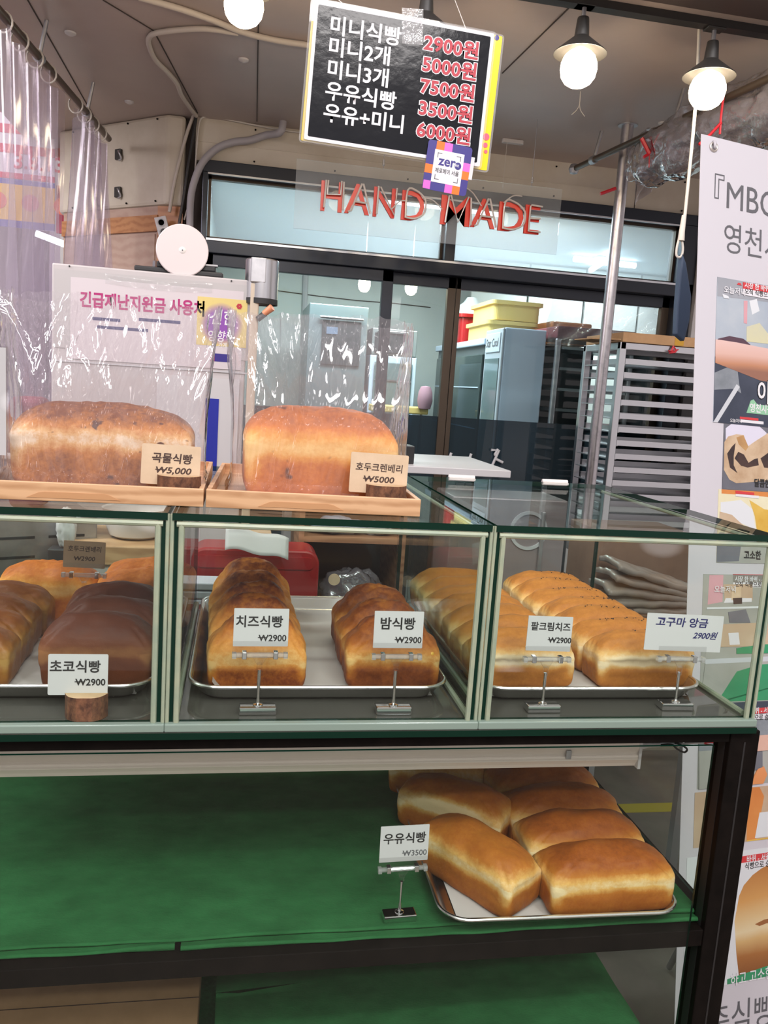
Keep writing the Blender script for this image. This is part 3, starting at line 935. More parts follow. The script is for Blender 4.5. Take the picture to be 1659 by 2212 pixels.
# ------------------------------------------------------------------ loaves
def loaf(name, L, Wd, H, mat, seed, kind='tin', hs=0.58, side=0.62, top=0.85, parent=None, part='crust'):
    rnd = random.Random(seed)
    bm = bmesh.new()
    bmesh.ops.create_cube(bm, size=2)
    bmesh.ops.subdivide_edges(bm, edges=bm.edges[:], cuts=36 if kind == 'torn' else 25, use_grid_fill=True)
    h0 = H * hs
    off = Vector((rnd.uniform(0, 50), rnd.uniform(0, 50), rnd.uniform(0, 50)))
    bake = []
    e = 12.0
    px_, py_ = (3.0, 2.0) if kind in ('tin', 'torn', 'patch') else (3.4, 2.3)
    pinch = {'tin': 0.016, 'torn': 0.016, 'patch': 0.014}.get(kind, 0.004)
    skew = rnd.uniform(-0.10, 0.10)
    for v in bm.verts:
        p = v.co
        n0 = (abs(p.x) ** e + abs(p.y) ** e + (abs(p.z) ** e if p.z < 0 else 0)) ** (1 / e) if p.z < 0 else 1
        if p.z < 0:
            q = p / n0
        else:
            # crown: z^2 = (1 - |x|^a)(1 - |y|^b), met along the ray through the cube point
            lo, hi = 0.0, 1.0 / max(abs(p.x), abs(p.y), 1e-6)
            hi = min(hi, 2.0)
            for _ in range(22):
                r = (lo + hi) / 2
                X_, Y_ = abs(p.x) * r, abs(p.y) * r
                if (p.z * r) ** 2 > max(0, 1 - X_ ** px_) * max(0, 1 - Y_ ** py_) or X_ > 1 or Y_ > 1:
                    hi = r
                else:
                    lo = r
            q = p * lo
            m_ = max(abs(q.x), abs(q.y))
            if m_ > 1e-6:
                f = m_ / (abs(q.x) ** e + abs(q.y) ** e) ** (1 / e)
                q = Vector((q.x * f, q.y * f, q.z))
        ax, ay = abs(q.x), abs(q.y)
        n1 = noise.noise(Vector((q.x * 2.2, q.y * 1.5, q.z * 1.2)) + off)
        n2 = noise.noise(Vector((q.x * 7, q.y * 5, q.z * 5)) + off)
        corner = sm(0.74, 0.95, ax) * sm(0.74, 0.95, ay)
        zz = 0.5 + q.z / 2
        if p.z < 0:
            r = max(0, 1 + q.z)
            z = r * h0
            k = 0.965 + 0.035 * r
            b = side + 0.16 * (1 - r) - 0.52 * sm(0.62, 1.0, r + 0.12 * n1) - 0.40 * corner * sm(0.1, 0.7, r)
        else:
            hh = q.z
            z = h0 + (H - h0) * hh * (1 + skew * q.x + 0.05 * n1)
            k = 1.0 + 0.015 * math.sin(pi * min(1, hh * 1.2))
            b = 0.10 + (top - 0.10) * sm(0.02, 0.72, hh + 0.10 * n1)
        crease = math.exp(-((z - h0) / (0.055 * H)) ** 2)
        k -= pinch * crease * (0.6 + 0.8 * n2)
        x, y = q.x * L / 2 * k, q.y * Wd / 2 * k
        d = 0.0022 * n1 + 0.0010 * n2
        if kind in ('cheese', 'chestnut', 'nut') and zz > 0.5:
            m = max(0, 1 - (ax / 0.74) ** 2.2) * max(0, 1 - (ay / 0.70) ** 2.0) * sm(0.15, 0.55, q.z)
            n3 = noise.noise(Vector((q.x * 6, q.y * 5, 1)) + off)
            n4 = noise.noise(Vector((q.x * 13, q.y * 10, 2)) + off)
            if kind == 'nut':
                z += m * 0.004 * abs(n3 + n4)
                b += 0.25 * m * max(0, n4)
            else:
                ring = sm(0.0, 0.35, m) - sm(0.65, 1.0, m) * 0.5
                z += m ** 0.6 * H * (0.21 + 0.05 * n3 + 0.03 * n4)
                b = b * (1 - 0.8 * m) + 0.8 * m * (0.56 + 0.35 * n3 + 0.30 * n4) + (1.1 if kind == 'cheese' else 0.6) * m * (1 - m)
        if kind == 'torn':
            if q.y < -0.5:
                n5 = noise.noise(Vector((q.x * 16, 0, 0)) + off)
                zc = h0 + 0.003 + 0.0035 * n5
                lip = (1 - sm(0.62, 0.92, ax))
                b -= 0.30 * lip * math.exp(-((z - zc) / 0.010) ** 2)
                y -= lip * (0.0035 * sm(zc - 0.001, zc + 0.0015, z) * (1 - sm(zc + 0.002, zc + 0.02, z)))
                if zc - 0.003 < z < zc:
                    b += 0.10 * lip
        if kind == 'patch' and zz > 0.45 and q.y > 0.1:
            m = math.exp(-((z - h0 - 0.012) / 0.016) ** 2) * (1 - sm(0.3, 0.8, ax))
            b -= 0.5 * m
        l = math.hypot(q.x / L, q.y / Wd) + 1e-6
        v.co = Vector((x + d * q.x, y + d * q.y, z + (d if zz > 0.5 else 0)))
        bake.append(b)
    me = bpy.data.meshes.new(name)
    bm.to_mesh(me)
    bm.free()
    me.materials.append(mat)
    me.polygons.foreach_set('use_smooth', [True] * len(me.polygons))
    a = me.attributes.new('bake', 'FLOAT', 'POINT')
    a.data.foreach_set('value', bake)
    o = bpy.data.objects.new(name, me)
    COL.objects.link(o)
    return o


ORD = ['front', 'second from the front', 'third from the front', 'fourth from the front', 'fifth from the front', 'sixth from the front', 'back']


def row(name, cat, what, group, protos, cx, ys, z, jit=0.004, rzs=None, labels=None):
    rnd = random.Random(len(what) * 7 + int(cx * 100))
    for i, y in enumerate(ys):
        p = protos[i % len(protos)]
        if not p.get('used'):
            o = p
            p['used'] = 1
        else:
            o = dup(p)
        o.location = (cx + rnd.uniform(-jit, jit), y, z)
        o.rotation_euler = (0, 0, (rzs[i] if rzs else rnd.uniform(-0.03, 0.03)))
        pos = 'back' if i == len(ys) - 1 else ORD[i]
        tag(o, labels[i] if labels else what % pos, cat, group)


Z0 = TZ + 0.0052
# sweet potato loaves, black seeds along the crown
protos = []
for s in range(3):
    o = loaf('sweet_potato_bread', 0.184, 0.0752, 0.094, B_BEAN, 100 + s, 'torn' if s == 0 else 'tin', hs=0.50, top=0.72, side=0.66)
    rnd = random.Random(s)
    g = G()
    for k in range(16):
        x = 0.052 * rnd.uniform(-1, 1) + 0.012
        y = rnd.uniform(-0.010, 0.004)
        # seed sits on the crown
        best = max((v.co.z for v in o.data.vertices if abs(v.co.x - x) < 0.006 and abs(v.co.y - y) < 0.006), default=0.09)
        m = Matrix.Translation((x, y, best)) @ Matrix.Rotation(rnd.uniform(0, 3), 4, 'Z')
        g.lathe([(0.0001, -0.0016), (0.0011, -0.0005), (0.0009, 0.0007), (0.0001, 0.0014)], 6, m @ Matrix.Rotation(pi / 2, 4, 'X'))
    q = g.build('black_seed', 'seed', o)
    stuff(q)
    protos.append(o)
row('sweet_potato_bread', 'bread', '%s seeded loaf of the right row in the right glass case', 'sweet potato loaves', protos, 0.702, [0.150 + 0.0750 * k for k in range(7)], Z0)
protos = [loaf('bean_cream_bread', 0.184, 0.0752, 0.094, B_BEAN, 120 + s, 'torn' if s == 0 else 'tin', hs=0.50, top=0.68, side=0.66) for s in range(3)]
row('bean_cream_bread', 'bread', '%s pale loaf of the left row in the right glass case', 'red bean cream cheese loaves', protos, 0.486, [0.150 + 0.0750 * k for k in range(7)], Z0)
protos = [loaf('cheese_bread', 0.156, 0.085, 0.098, B_CHEESE, 140 + s, 'cheese', hs=0.44, top=0.40, side=0.62) for s in range(3)]
row('cheese_bread', 'bread', '%s loaf of the cheese bread row with a browned cheese crown', 'cheese loaves', protos, 0.040, [0.150 + 0.093 * k for k in range(5)], Z0)
protos = [loaf('chestnut_bread', 0.156, 0.090, 0.094, B_CHEST, 160 + s, 'chestnut', hs=0.52, top=0.66, side=0.70) for s in range(3)]
g = G()
for x, y, z, r in ((0.062, -0.036, 0.054, 0.007), (0.066, -0.030, 0.062, 0.006), (0.060, -0.040, 0.060, 0.005)):
    g.lathe([(0.0001, -r), (r * 0.8, -r * 0.5), (r, 0), (r * 0.75, r * 0.6), (0.0001, r)], 10, Matrix.Translation((x, y, z)))
g.build('chestnut_filling', M('chestnut_yellow', (0.80, 0.46, 0.06), 0.4), protos[0], smooth='all')
row('chestnut_bread', 'bread', '%s loaf of the chestnut bread row in the middle case', 'chestnut loaves', protos, 0.262, [0.152 + 0.095 * k for k in range(3)], Z0)
protos = [loaf('chocolate_bread', 0.166, 0.095, 0.107, B_CHOC, 180 + s, 'tin', hs=0.52, top=0.9, side=0.55) for s in range(3)]
row('chocolate_bread', 'bread', '%s dark chocolate loaf of the row in the left glass case', 'chocolate loaves', protos, -0.196, [0.158 + 0.096 * k for k in range(3)], Z0)
protos = [loaf('brown_bread', 0.165, 0.080, 0.092, B_OLIVE, 200 + s, 'tin', hs=0.5, top=0.85, side=0.5) for s in range(2)]
row('brown_bread', 'bread', '%s glossy brown loaf of the row at the far left', 'brown loaves at the far left', protos, -0.405, [0.150 + 0.083 * k for k in range(4)], Z0)
protos = [loaf('walnut_bread', 0.180, 0.098, 0.106, B_NUT, 220 + s, 'nut', top=0.62, side=0.5) for s in range(2)]
row('walnut_bread', 'bread', '', 'small walnut cranberry loaves', protos[:1], -0.345, [0.505], Z0, rzs=[-0.10], labels=['golden walnut loaf behind the small kraft price card in the left case'])
row('walnut_bread', 'bread', '', 'small walnut cranberry loaves', protos[1:], -0.165, [0.462, 0.556], Z0, rzs=[0.05, -0.04],
    labels=['walnut loaf just behind the chocolate loaves, nearer one of two', 'walnut loaf behind the chocolate loaves at the back of the left case'])
# milk bread on the lower shelf
SZ = 0.641
sheet_tray('aluminium tray of milk bread on the lower shelf', 0.352, 0.770, 0.003, 0.575, SZ + 0.0138, -0.02, 0.022)
liner('white baking paper under the milk bread', 0.386, 0.738, 0.036, 0.545, SZ + 0.0168, -0.02, seed=4)
ZM = SZ + 0.0190
protos = [loaf('milk_bread', 0.228, 0.102, 0.101, B_MILK, 240 + s, 'tin', hs=0.52, top=0.86, side=0.64) for s in range(3)]
row('milk_bread', 'bread', '%s milk loaf of the right row on the lower shelf', 'milk loaves', protos, 0.645, [0.074 + 0.101 * k for k in range(5)], ZM, rzs=[0.03, 0.0, -0.02, 0.02, 0])
protos = [loaf('milk_bread', 0.216, 0.100, 0.102, B_MILK, 260, 'tin', hs=0.55, top=0.66, side=0.60), loaf('milk_bread', 0.216, 0.100, 0.102, B_MILK, 261, 'patch', hs=0.55, top=0.80, side=0.64), loaf('milk_bread', 0.2, 0.098, 0.10, B_MILK, 262, 'tin', hs=0.55, top=0.7)]
for o, (x, y, r), lab in zip(protos, ((0.438, 0.131, 2.16), (0.446, 0.306, 2.50), (0.446, 0.470, 2.88)),
                             ('front milk loaf of the left row, turned toward the price stand', 'second milk loaf of the left row with a pale smooth patch', 'third milk loaf of the left row, half hidden by the strip lamp')):
    o.location = (x, y, ZM)
    o.rotation_euler = (0, 0, r)
    tag(o, lab, 'bread', 'milk loaves')


# ------------------------------------------------------------------ green felt
def felt(label, x0, x1, y0, y1, z, seed, layers=2, mat='felt_green'):
    t = T('felt_cloth', label, 'cloth', ((x0 + x1) / 2, (y0 + y1) / 2, z), group='green felt cloths')
    rnd = random.Random(seed)
    for k in range(layers):
        zz = z + 0.0052 * k
        ins = 0.003 * k
        prof = []
        r = 0.0026
        yf = y0 + ins
        top, bot = [], []
        def f(u, v, zz=zz, yf=yf, k=k):
            x = x0 + (x1 - x0) * u
            wob = 0.006 * noise.noise(Vector((x * 4.0, seed, k))) + 0.004 * noise.noise(Vector((x * 11, seed, k)))
            y_f = yf + wob
            puff = 0.0045 * max(0, noise.noise(Vector((x * 6.0, seed + 3, k)))) + 0.0035 * sm(0.80, 1.0, u) * (k == 0) + 0.003 * sm(0.2, 0.0, u)
            if v < 0.7:
                s = v / 0.7
                y = y1 + (y_f + 0.004 - y1) * (1 - (1 - s) ** 1.6)
                return Vector((x, y, zz + 0.0052 + puff * sm(0.8, 1.0, s) + 0.0005 * noise.noise(Vector((x * 20, y * 20, k)))))
            if v < 0.85:
                a = (v - 0.7) / 0.15 * pi
                h = 0.0024 + puff / 2
                return Vector((x, y_f + 0.004 - math.sin(a) * 0.004, zz + 0.0004 + h + math.cos(a) * h + 0.0002))
            s = (v - 0.85) / 0.15
            return Vector((x, y_f + 0.004 + 0.03 * s, zz + 0.0004))
        G().grid(f, 90, 60).build('layer', mat, t, True, smooth='all')
    return t


felt('green felt cloth folded under the left part of the lower shelf edge', -0.606, -0.064, 0.022, 0.30, SZ + 0.001, 5, 1)
felt('green felt cloth folded under the right part of the lower shelf edge', -0.055, 0.812, 0.020, 0.30, SZ + 0.001, 9, 1)
felt('large green felt cloth spread over the whole lower shelf under the bread tray', -0.604, 0.810, 0.034, 0.578, SZ + 0.0066, 21, 1)
# bottom shelf
BZ = 0.277
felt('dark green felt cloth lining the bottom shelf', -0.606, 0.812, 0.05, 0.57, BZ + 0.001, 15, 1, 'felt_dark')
g = G()
pr = [(0.02, 0.0)] + [(0.72 + 0.075 * math.sin(a), 0.066 - 0.066 * math.cos(a)) for a in [pi * i / 14 for i in range(15)]] + [(0.02, 0.110)]
def fold(u, v):
    i = u * (len(pr) - 1)
    a, b = pr[int(i)], pr[min(int(i) + 1, len(pr) - 1)]
    f = i - int(i)
    x, z = a[0] + (b[0] - a[0]) * f, a[1] + (b[1] - a[1]) * f
    y = 0.035 + 0.415 * v
    return Vector((x - 0.02, y + 0.10 * (x - 0.4) * (1 if v > 0.5 else 0.3), BZ + 0.009 + z + 0.004 * noise.noise(Vector((x * 6, y * 8, 2)))))
o = g.grid(fold, 70, 24).build('folded_felt', 'felt_green', smooth='all')
o.location = (0, 0, 0)
tag(o, 'thick folded green felt with a rounded right end on the bottom shelf', 'cloth')
t = T('cardboard_box', 'brown cardboard box at the left end of the bottom shelf', 'box', (-0.33, 0.3, BZ + 0.008))
G().box(-0.60, -0.03, 0.10, 0.40, BZ + 0.008, 0.375).build('carton', 'cardboard', t, True, bevel=0.002)
G().box(-0.60, -0.03, 0.249, 0.2505, 0.375, 0.3757).build('flap_seam', 'ink_brown', t, True)
# ------------------------------------------------------------------ price stands
def log_stub(t, r, h, loc, mat='log_bark'):
    pts = [(r * math.cos(a) * (1 + 0.05 * math.sin(5 * a + h * 90)), -r * math.sin(a) * 0.72 * (1 + 0.04 * math.sin(7 * a))) for a in [pi * i / 20 for i in range(21)]]
    X = Matrix.Translation(loc)
    g = G().prism(pts, 0, h, X, 0, cap=False)
    n = len(pts)
    b = len(g.v)
    g.v += [tuple(X @ Vector((x, y, h))) for x, y in pts] + [tuple(X @ Vector((x, y, 0))) for x, y in pts]
    g.f += [tuple(range(b, b + n)), tuple(range(b + n, b + 2 * n))[::-1]]
    g.mi += [1, 0]
    return g.build('log_base', [mat, 'log_cut'], t, smooth=50)


def write(s, size, mat, parent, X, bold, sx, sh):
    """centred line; the won sign is a W crossed by a bar"""
    o = txt(s.replace('₩', 'W'), size, mat, parent, X, bold, 'CENTER', sx, sh)
    if s[0] == '₩':
        I = X.inverted()
        x0 = min((I @ v.co).x for v in o.data.vertices)
        G().box(x0 - 0.06 * size, x0 + 0.98 * size * sx, 0.34 * size, 0.43 * size, 0, 0.0001, X=X).build('lettering', mat, parent)
    return o


def log_tag(label, loc, w, h, lift, lines, card, yaw=0.0, roll=0.0, r=0.023, lh=0.032, group=None):
    t = T('price_tag', label, 'price tag', loc, yaw, group=group or 'price cards on log pieces')
    X = frontal(0, 0.0015, lift + h / 2, 0, -0.06, roll)
    c = G().prism(rrect(w, h, 0.002, 2), -0.0012, 0.0008, X).build('card', card, t)
    for (s, x, y, size, mat, bold, sx, sh) in lines:
        write(s, size, mat, c, X @ Matrix.Translation((x, y, 0.0013)), bold, sx, sh)
    log_stub(t, r, lh, (0.012, -0.001, 0))
    return t


def clip_tag(label, loc, w, h, z0, lines, yaw=0.0, roll=0.0, holder_w=None, card='white_paper', dx=0.0, deep=0.022):
    """card in a clear clip holder on a steel stem and block; z0 = height of the clip bar over the base"""
    t = T('price_stand', label, 'price stand', loc, yaw, group='price cards on steel stands')
    hw = holder_w or w * 1.02
    G().box(-0.027, 0.027, -0.011, 0.011, 0.0, 0.012).build('base', 'chrome', t, bevel=0.0015)
    G().lathe([(0.0075, 0.012), (0.007, 0.0135), (0.003, 0.0145), (0.0022, 0.016)], 14).build('collar', 'chrome', t, smooth=True)
    G().tube([(0, 0, 0.012), (0, 0, z0 - 0.022)], 0.0024, 10).build('stem', 'chrome', t, smooth=True)
    g = G().tube([(0, 0, z0 - 0.026), (0, 0, z0 - 0.012)], 0.0042, 10)
    g.prism([(-0.004, z0 - 0.014), (0.004, z0 - 0.014), (0.011, z0 - 0.002), (-0.011, z0 - 0.002)], -0.002, 0.002, Matrix.Rotation(pi / 2, 4, 'X'))
    g.build('neck', 'acrylic', t)
    g = G().tube([(-hw / 2, 0, z0), (hw / 2, 0, z0)], 0.0040, 10)
    for x in (-1, 1):
        g.box(x * hw * 0.46 - 0.003, x * hw * 0.46 + 0.003, -0.005, 0.004, z0 - 0.004, z0 + 0.004)
    g.build('clip_bar', 'clip_clear', t)
    for x in (-0.28, 0.28):
        G().box(hw * x - 0.0035, hw * x + 0.0035, -0.0055, 0.005, z0 - 0.005, z0 + 0.006).build('clip', 'chrome', t, bevel=0.001)
    G().box(-hw / 2, hw / 2, -0.0032, -0.0022, z0 + 0.003, z0 + deep).build('holder_plate', 'acrylic', t)
    X = frontal(dx, -0.0003, z0 + 0.014 + h / 2, 0, -0.05, roll)
    c = G().prism(rrect(w, h, 0.001, 2), -0.0006, 0.0003, X).build('card', card, t)
    for (s, x, y, size, mat, bold, sx, sh) in lines:
        write(s, size, mat, c, X @ Matrix.Translation((x, y, 0.0006)), bold, sx, sh)
    return t


BB = TZ + 0.0003
clip_tag('white card price stand in front of the cheese loaves', (0.044, 0.030, BB), 0.079, 0.056, 0.088,
         [('치즈식빵', -0.003, 0.002, 0.0186, 'ink_black', 0.02, 1.0, 0), ('₩2900', 0.017, -0.020, 0.0132, 'ink_black', 0.02, 1, 0)], 0.02)
clip_tag('white card price stand in front of the chestnut loaves', (0.247, 0.028, BB), 0.075, 0.056, 0.088,
         [('밤식빵', -0.002, 0.002, 0.0198, 'ink_black', 0.02, 1, 0), ('₩2900', 0.016, -0.020, 0.0132, 'ink_black', 0.02, 1, 0)], 0.0)
clip_tag('white card price stand in front of the left row of pale loaves', (0.487, 0.032, BB), 0.073, 0.055, 0.084,
         [('팥크림치즈', 0.001, 0.006, 0.0145, 'ink_black', 0.02, 0.98, 0), ('₩2900', 0.018, -0.014, 0.0124, 'ink_black', 0.02, 1, 0)], 0.0, -0.02, 0.078)
clip_tag('handwritten wide white price card in front of the seeded loaves', (0.718, 0.038, BB), 0.132, 0.060, 0.084,
         [('고구마 앙금', -0.006, 0.011, 0.0165, 'ink_navy', 0.022, 1.12, 0.12), ('2900원', 0.036, -0.008, 0.0135, 'ink_navy', 0.022, 1.05, 0.3)], -0.03, -0.02, 0.082, 'white_paper', 0.0)
clip_tag('white card price stand beside the milk bread on the lower shelf', (0.287, 0.054, SZ + 0.0128), 0.080, 0.060, 0.088,
         [('우유식빵', 0.0, 0.002, 0.0192, 'ink_black', 0.02, 1, 0), ('₩3500', 0.018, -0.021, 0.0132, 'ink_grey', 0.012, 1, 0)], 0.04)
t = clip_tag('small brown kraft price stand standing among the loaves in the left case', (-0.262, 0.375, BB + 0.005), 0.072, 0.048, 0.112,
             [('호두크렌베리', 0, 0.006, 0.0115, 'ink_brown', 0.012, 0.92, 0.1), ('₩2900', 0, -0.011, 0.0110, 'ink_brown', 0.012, 1.1, 0.15)], -0.03, -0.02, 0.078, 'kraft_card')
log_tag('white card with a log piece in front of the chocolate loaves', (-0.207, 0.022, BB), 0.080, 0.058, 0.031,
        [('초코식빵', -0.004, 0.005, 0.0186, 'ink_black', 0.02, 1, 0), ('₩2900', 0.017, -0.015, 0.0132, 'ink_black', 0.02, 1, 0)], 'white_paper', 0.0, 0.0, 0.029, 0.034)

# ------------------------------------------------------------------ wooden trays on top of the cases
GT = 1.3165


def wooden_tray(label, cx, cy, w, d, yaw):
    t = T('wooden_tray', label, 'tray', (cx, cy, GT), yaw, group='wooden trays on the cases')
    h, k = 0.026, 0.007
    G().box(-w / 2 + k, w / 2 - k, -d / 2 + k, d / 2 - k, 0.0, 0.009).build('bottom', 'tray_wood', t)
    for x0, x1, y0, y1 in ((-w / 2, w / 2, -d / 2, -d / 2 + k), (-w / 2, w / 2, d / 2 - k, d / 2), (-w / 2, -w / 2 + k, -d / 2 + k, d / 2 - k), (w / 2 - k, w / 2, -d / 2 + k, d / 2 - k)):
        s = G().box(x0, x1, y0, y1, 0, h).build('side', 'tray_wood', t, bevel=0.001)
        if y0 == -d / 2 and y1 < 0:
            pts = [(-0.062, 0.0045)] + [(-0.062 + 0.124 * i / 16, 0.0045 + 0.0085 * min(1, math.sin(pi * i / 16) * 2.2)) for i in range(1, 16)] + [(0.062, 0.0045)]
            G().prism(pts, 0, 0.0006, frontal(-0.02, -d / 2, 0)).build('finger_grip', M('grip_wood', (0.52, 0.27, 0.125), 0.55) if 'grip_wood' not in MATS else 'grip_wood', s)
    return t


wooden_tray('left wooden tray on the cases, under the bagged grain loaf', -0.201, 0.255, 0.312, 0.400, 0.0)
wooden_tray('right wooden tray on the cases, under the bagged walnut loaf', 0.121, 0.243, 0.312, 0.390, -0.035)
TF = GT + 0.0095
o = loaf('grain_bread', 0.262, 0.125, 0.124, B_GRAIN, 300, 'nut', hs=0.58, top=0.95, side=0.66)
o.location, o.rotation_euler = (-0.198, 0.185, TF), (0, 0, 0.02)
tag(o, 'large grain loaf in a crinkled clear bag on the left wooden tray', 'bread')
o = loaf('walnut_bread', 0.240, 0.130, 0.140, B_NUT, 311, 'nut', hs=0.56, top=0.82, side=0.56)
o.location, o.rotation_euler = (0.128, 0.180, TF), (0, 0, 0.02)
tag(o, 'large walnut cranberry loaf in a clear bag on the right wooden tray', 'bread')


def bag(label, cx, cy, a, b, H, lh, seed, yaw, crush, lean):
    """open clear bread bag: hugs the loaf below, creased walls above, flattened open mouth"""
    ring = rrect(2 * a, 2 * b, 0.016, 8)
    ln_ = [0.0]
    for i in range(len(ring)):
        p, q = ring[i], ring[(i + 1) % len(ring)]
        ln_.append(ln_[-1] + math.hypot(q[0] - p[0], q[1] - p[1]))

    rf = random.Random(int(seed * 10))
    folds = []
    for i in range(34):
        xa = a * rf.uniform(-0.95, 0.95)
        va = rf.uniform(lh / H * 0.8, 0.8)
        folds.append((xa, xa + a * rf.uniform(-0.35, 0.35), va, min(1.05, va + rf.uniform(0.2, 0.6)), rf.choice((-1, 1)) * rf.uniform(0.003, 0.0065), rf.choice((-1, -1, 1))))

    def along(u):
        s_ = u * ln_[-1]
        for i in range(len(ring)):
            if s_ <= ln_[i + 1] + 1e-9:
                p, q = ring[i], ring[(i + 1) % len(ring)]
                f_ = (s_ - ln_[i]) / max(1e-9, ln_[i + 1] - ln_[i])
                return p[0] + (q[0] - p[0]) * f_, p[1] + (q[1] - p[1]) * f_
        return ring[0]

    def f(u, v):
        X_, Y_ = along(u)
        x, y = X_ / a, Y_ / b
        up = sm(lh * 0.75 / H, 1.0, v)
        low = sm(0.10, 0.0, v)
        nx = 1 if x > 0.93 else -1 if x < -0.93 else 0
        ny = 1 if y > 0.85 else -1 if y < -0.85 else 0
        z = H * v
        P, Q = X_ * 22, Y_ * 22
        fan = 1 - 0.25 * v
        n1 = noise.noise(Vector((P * 0.8 * fan, Q, z * 6 + seed)))
        n2 = 1 - abs(noise.noise(Vector((P * 2.0 * fan + z * 6, Q * 2, z * 4 + seed + 7)))) * 2.6
        n3 = 1 - abs(noise.noise(Vector((P * 3.6 * fan - z * 14, Q * 3, z * 4 + seed + 21)))) * 2.6
        n4 = 1 - abs(noise.noise(Vector((P * 1.6 + z * 30, Q * 2, z * 22 + seed + 40)))) * 2.6
        k = crush(x, y, v) * (0.12 + 0.88 * up)
        d = k * (0.017 * n1 + 0.010 * n2 + 0.0025 * n3) + 0.0006 * n3
        for (xa, xb, va, vb, hgt, sd) in folds:
            if ny == sd and va < v < vb:
                g_ = (X_ - (xa + (xb - xa) * (v - va) / (vb - va))) / 0.0034
                if abs(g_) < 3:
                    d += k * hgt * math.exp(-g_ * g_) * sm(va, va + 0.06, v) * (1 - sm(vb - 0.04, vb, v))
        aa = 1 + 0.04 * up + 0.06 * low
        bb = 1.0 - 0.45 * up + 0.05 * low
        if v > 0.93:
            z += (v - 0.93) / 0.07 * (0.014 * noise.noise(Vector((x * 2, y * 2, seed + 3))) + 0.006 * n2)
        return Vector((X_ * aa + d * 0.6 * nx + 0.25 * d * (1 - abs(nx)) * math.sin(P) + lean * up * z, Y_ * bb + d * ny, max(0.0005, z)))
    g = G()
    g.grid(f, 380, 64, wrap=True)
    o = g.build('clear_bag', 'bag_film', smooth='all')
    o.location = (cx, cy, TF)
    o.rotation_euler = (0, 0, yaw)
    return tag(o, label, 'plastic bag', 'clear bread bags')


bag('heavily crinkled clear bag open at the top around the grain loaf', -0.192, 0.186, 0.142, 0.080, 0.275, 0.125, 3.1, 0.02, lambda x, y, v: 1.0, 0.02)
bag('clear bag open at the top around the walnut loaf, creased on its left side', 0.124, 0.182, 0.133, 0.081, 0.272, 0.14, 11.7, 0.02, lambda x, y, v: 1.05 if x < -0.25 else 1.05 - 0.95 * sm(-0.3, 0.0, x), 0.0)
log_tag('kraft card with a log piece in front of the bagged grain loaf', (-0.094, 0.088, TF), 0.083, 0.058, 0.016,
        [('곡물식빵', 0.001, 0.004, 0.0155, 'ink_brown', 0.02, 1, 0.08), ('₩5,000', 0.003, -0.012, 0.0125, 'ink_brown', 0.02, 1.25, 0.2)], 'kraft_card', 0.02, -0.02, 0.031, 0.031)
log_tag('kraft card with a log piece in front of the bagged walnut loaf', (0.211, 0.080, TF), 0.088, 0.060, 0.018,
        [('호두크렌베리', 0.0, 0.004, 0.0135, 'ink_brown', 0.012, 0.98, 0.06), ('₩5000', 0.0, -0.013, 0.0125, 'ink_brown', 0.02, 1.25, 0.12)], 'kraft_card', 0.0, -0.02, 0.031, 0.032)
# acrylic sign holder cut off by the left edge
t = T('sign_holder', 'clear acrylic sign holder with a white sheet at the left edge of the counter', 'sign holder', (-0.41, 0.10, GT))
X = frontal(-0.40, 0.10, GT)
G().box(-0.49, -0.318, 0.10, 0.103, GT + 0.002, 1.524).build('front_plate', 'acrylic', t, True)
G().box(-0.49, -0.318, 0.106, 0.109, GT + 0.002, 1.524).build('back_plate', 'acrylic', t, True)
G().box(-0.489, -0.322, 0.1035, 0.1055, 1.372, 1.522).build('sheet', 'white_paper', t, True)
G().box(-0.49, -0.318, 0.08, 0.14, GT, GT + 0.003).build('foot', 'acrylic', t, True)
# ------------------------------------------------------------------ under the ceiling
def onplane(X, u, v):
    """where a sight line meets the local plane z = 0 of frame X, in local coordinates"""
    I = X.inverted()
    a, b = I @ CAMP, I.to_3x3() @ ray(u, v)
    t = -a.z / b.z
    return (a.x + b.x * t, a.y + b.y * t)


def px(X, *pts):
    return [onplane(X, *p) for p in pts]




sbox('trim_%d' % n, -0.25, 1.42, 0.885, 0.915, 2.442, CZ, 'lamp_black')
n += 1
LY = 0.90


def pendant(label, u, v):
    c = at(u, v, Y=LY)
    t = T('pendant_lamp', label, 'lamp', (c.x, LY, CZ - 0.018), group='bulb lamps on the ceiling track')
    dz = c.z - (CZ - 0.018)
    top = dz + 0.114
    G().box(-0.024, 0.024, -0.016, 0.016, top + 0.026, 0.0).build('track_adapter', 'lamp_black', t, bevel=0.003)
    G().tube([(0, 0, top + 0.03), (0, 0, top - 0.004)], 0.0055, 10).build('stem', 'alu_dull', t, smooth=True)
    G().lathe([(0.001, top), (0.0135, top), (0.0145, top - 0.004), (0.018, top - 0.044), (0.001, top - 0.044)], 20).build('socket', 'lamp_black', t, smooth=True)
    a = top - 0.042
    G().lathe([(0.017, a), (0.030, a - 0.011), (0.046, a - 0.024), (0.058, a - 0.034), (0.0635, a - 0.0385), (0.0645, a - 0.041), (0.062, a - 0.0405), (0.044, a - 0.028), (0.02, a - 0.009)], 40).build('lamp_shade', 'lamp_black', t, smooth=60)
    G().lathe([(0.0005, 0.047), (0.012, 0.045), (0.018, 0.041), (0.027, 0.036), (0.037, 0.026), (0.0435, 0.010), (0.0445, -0.004), (0.041, -0.021), (0.032, -0.034), (0.020, -0.0415), (0.0005, -0.045)], 32, Matrix.Translation((0, 0, dz))).build('bulb', 'bulb_glow', t, smooth='all')
    return t


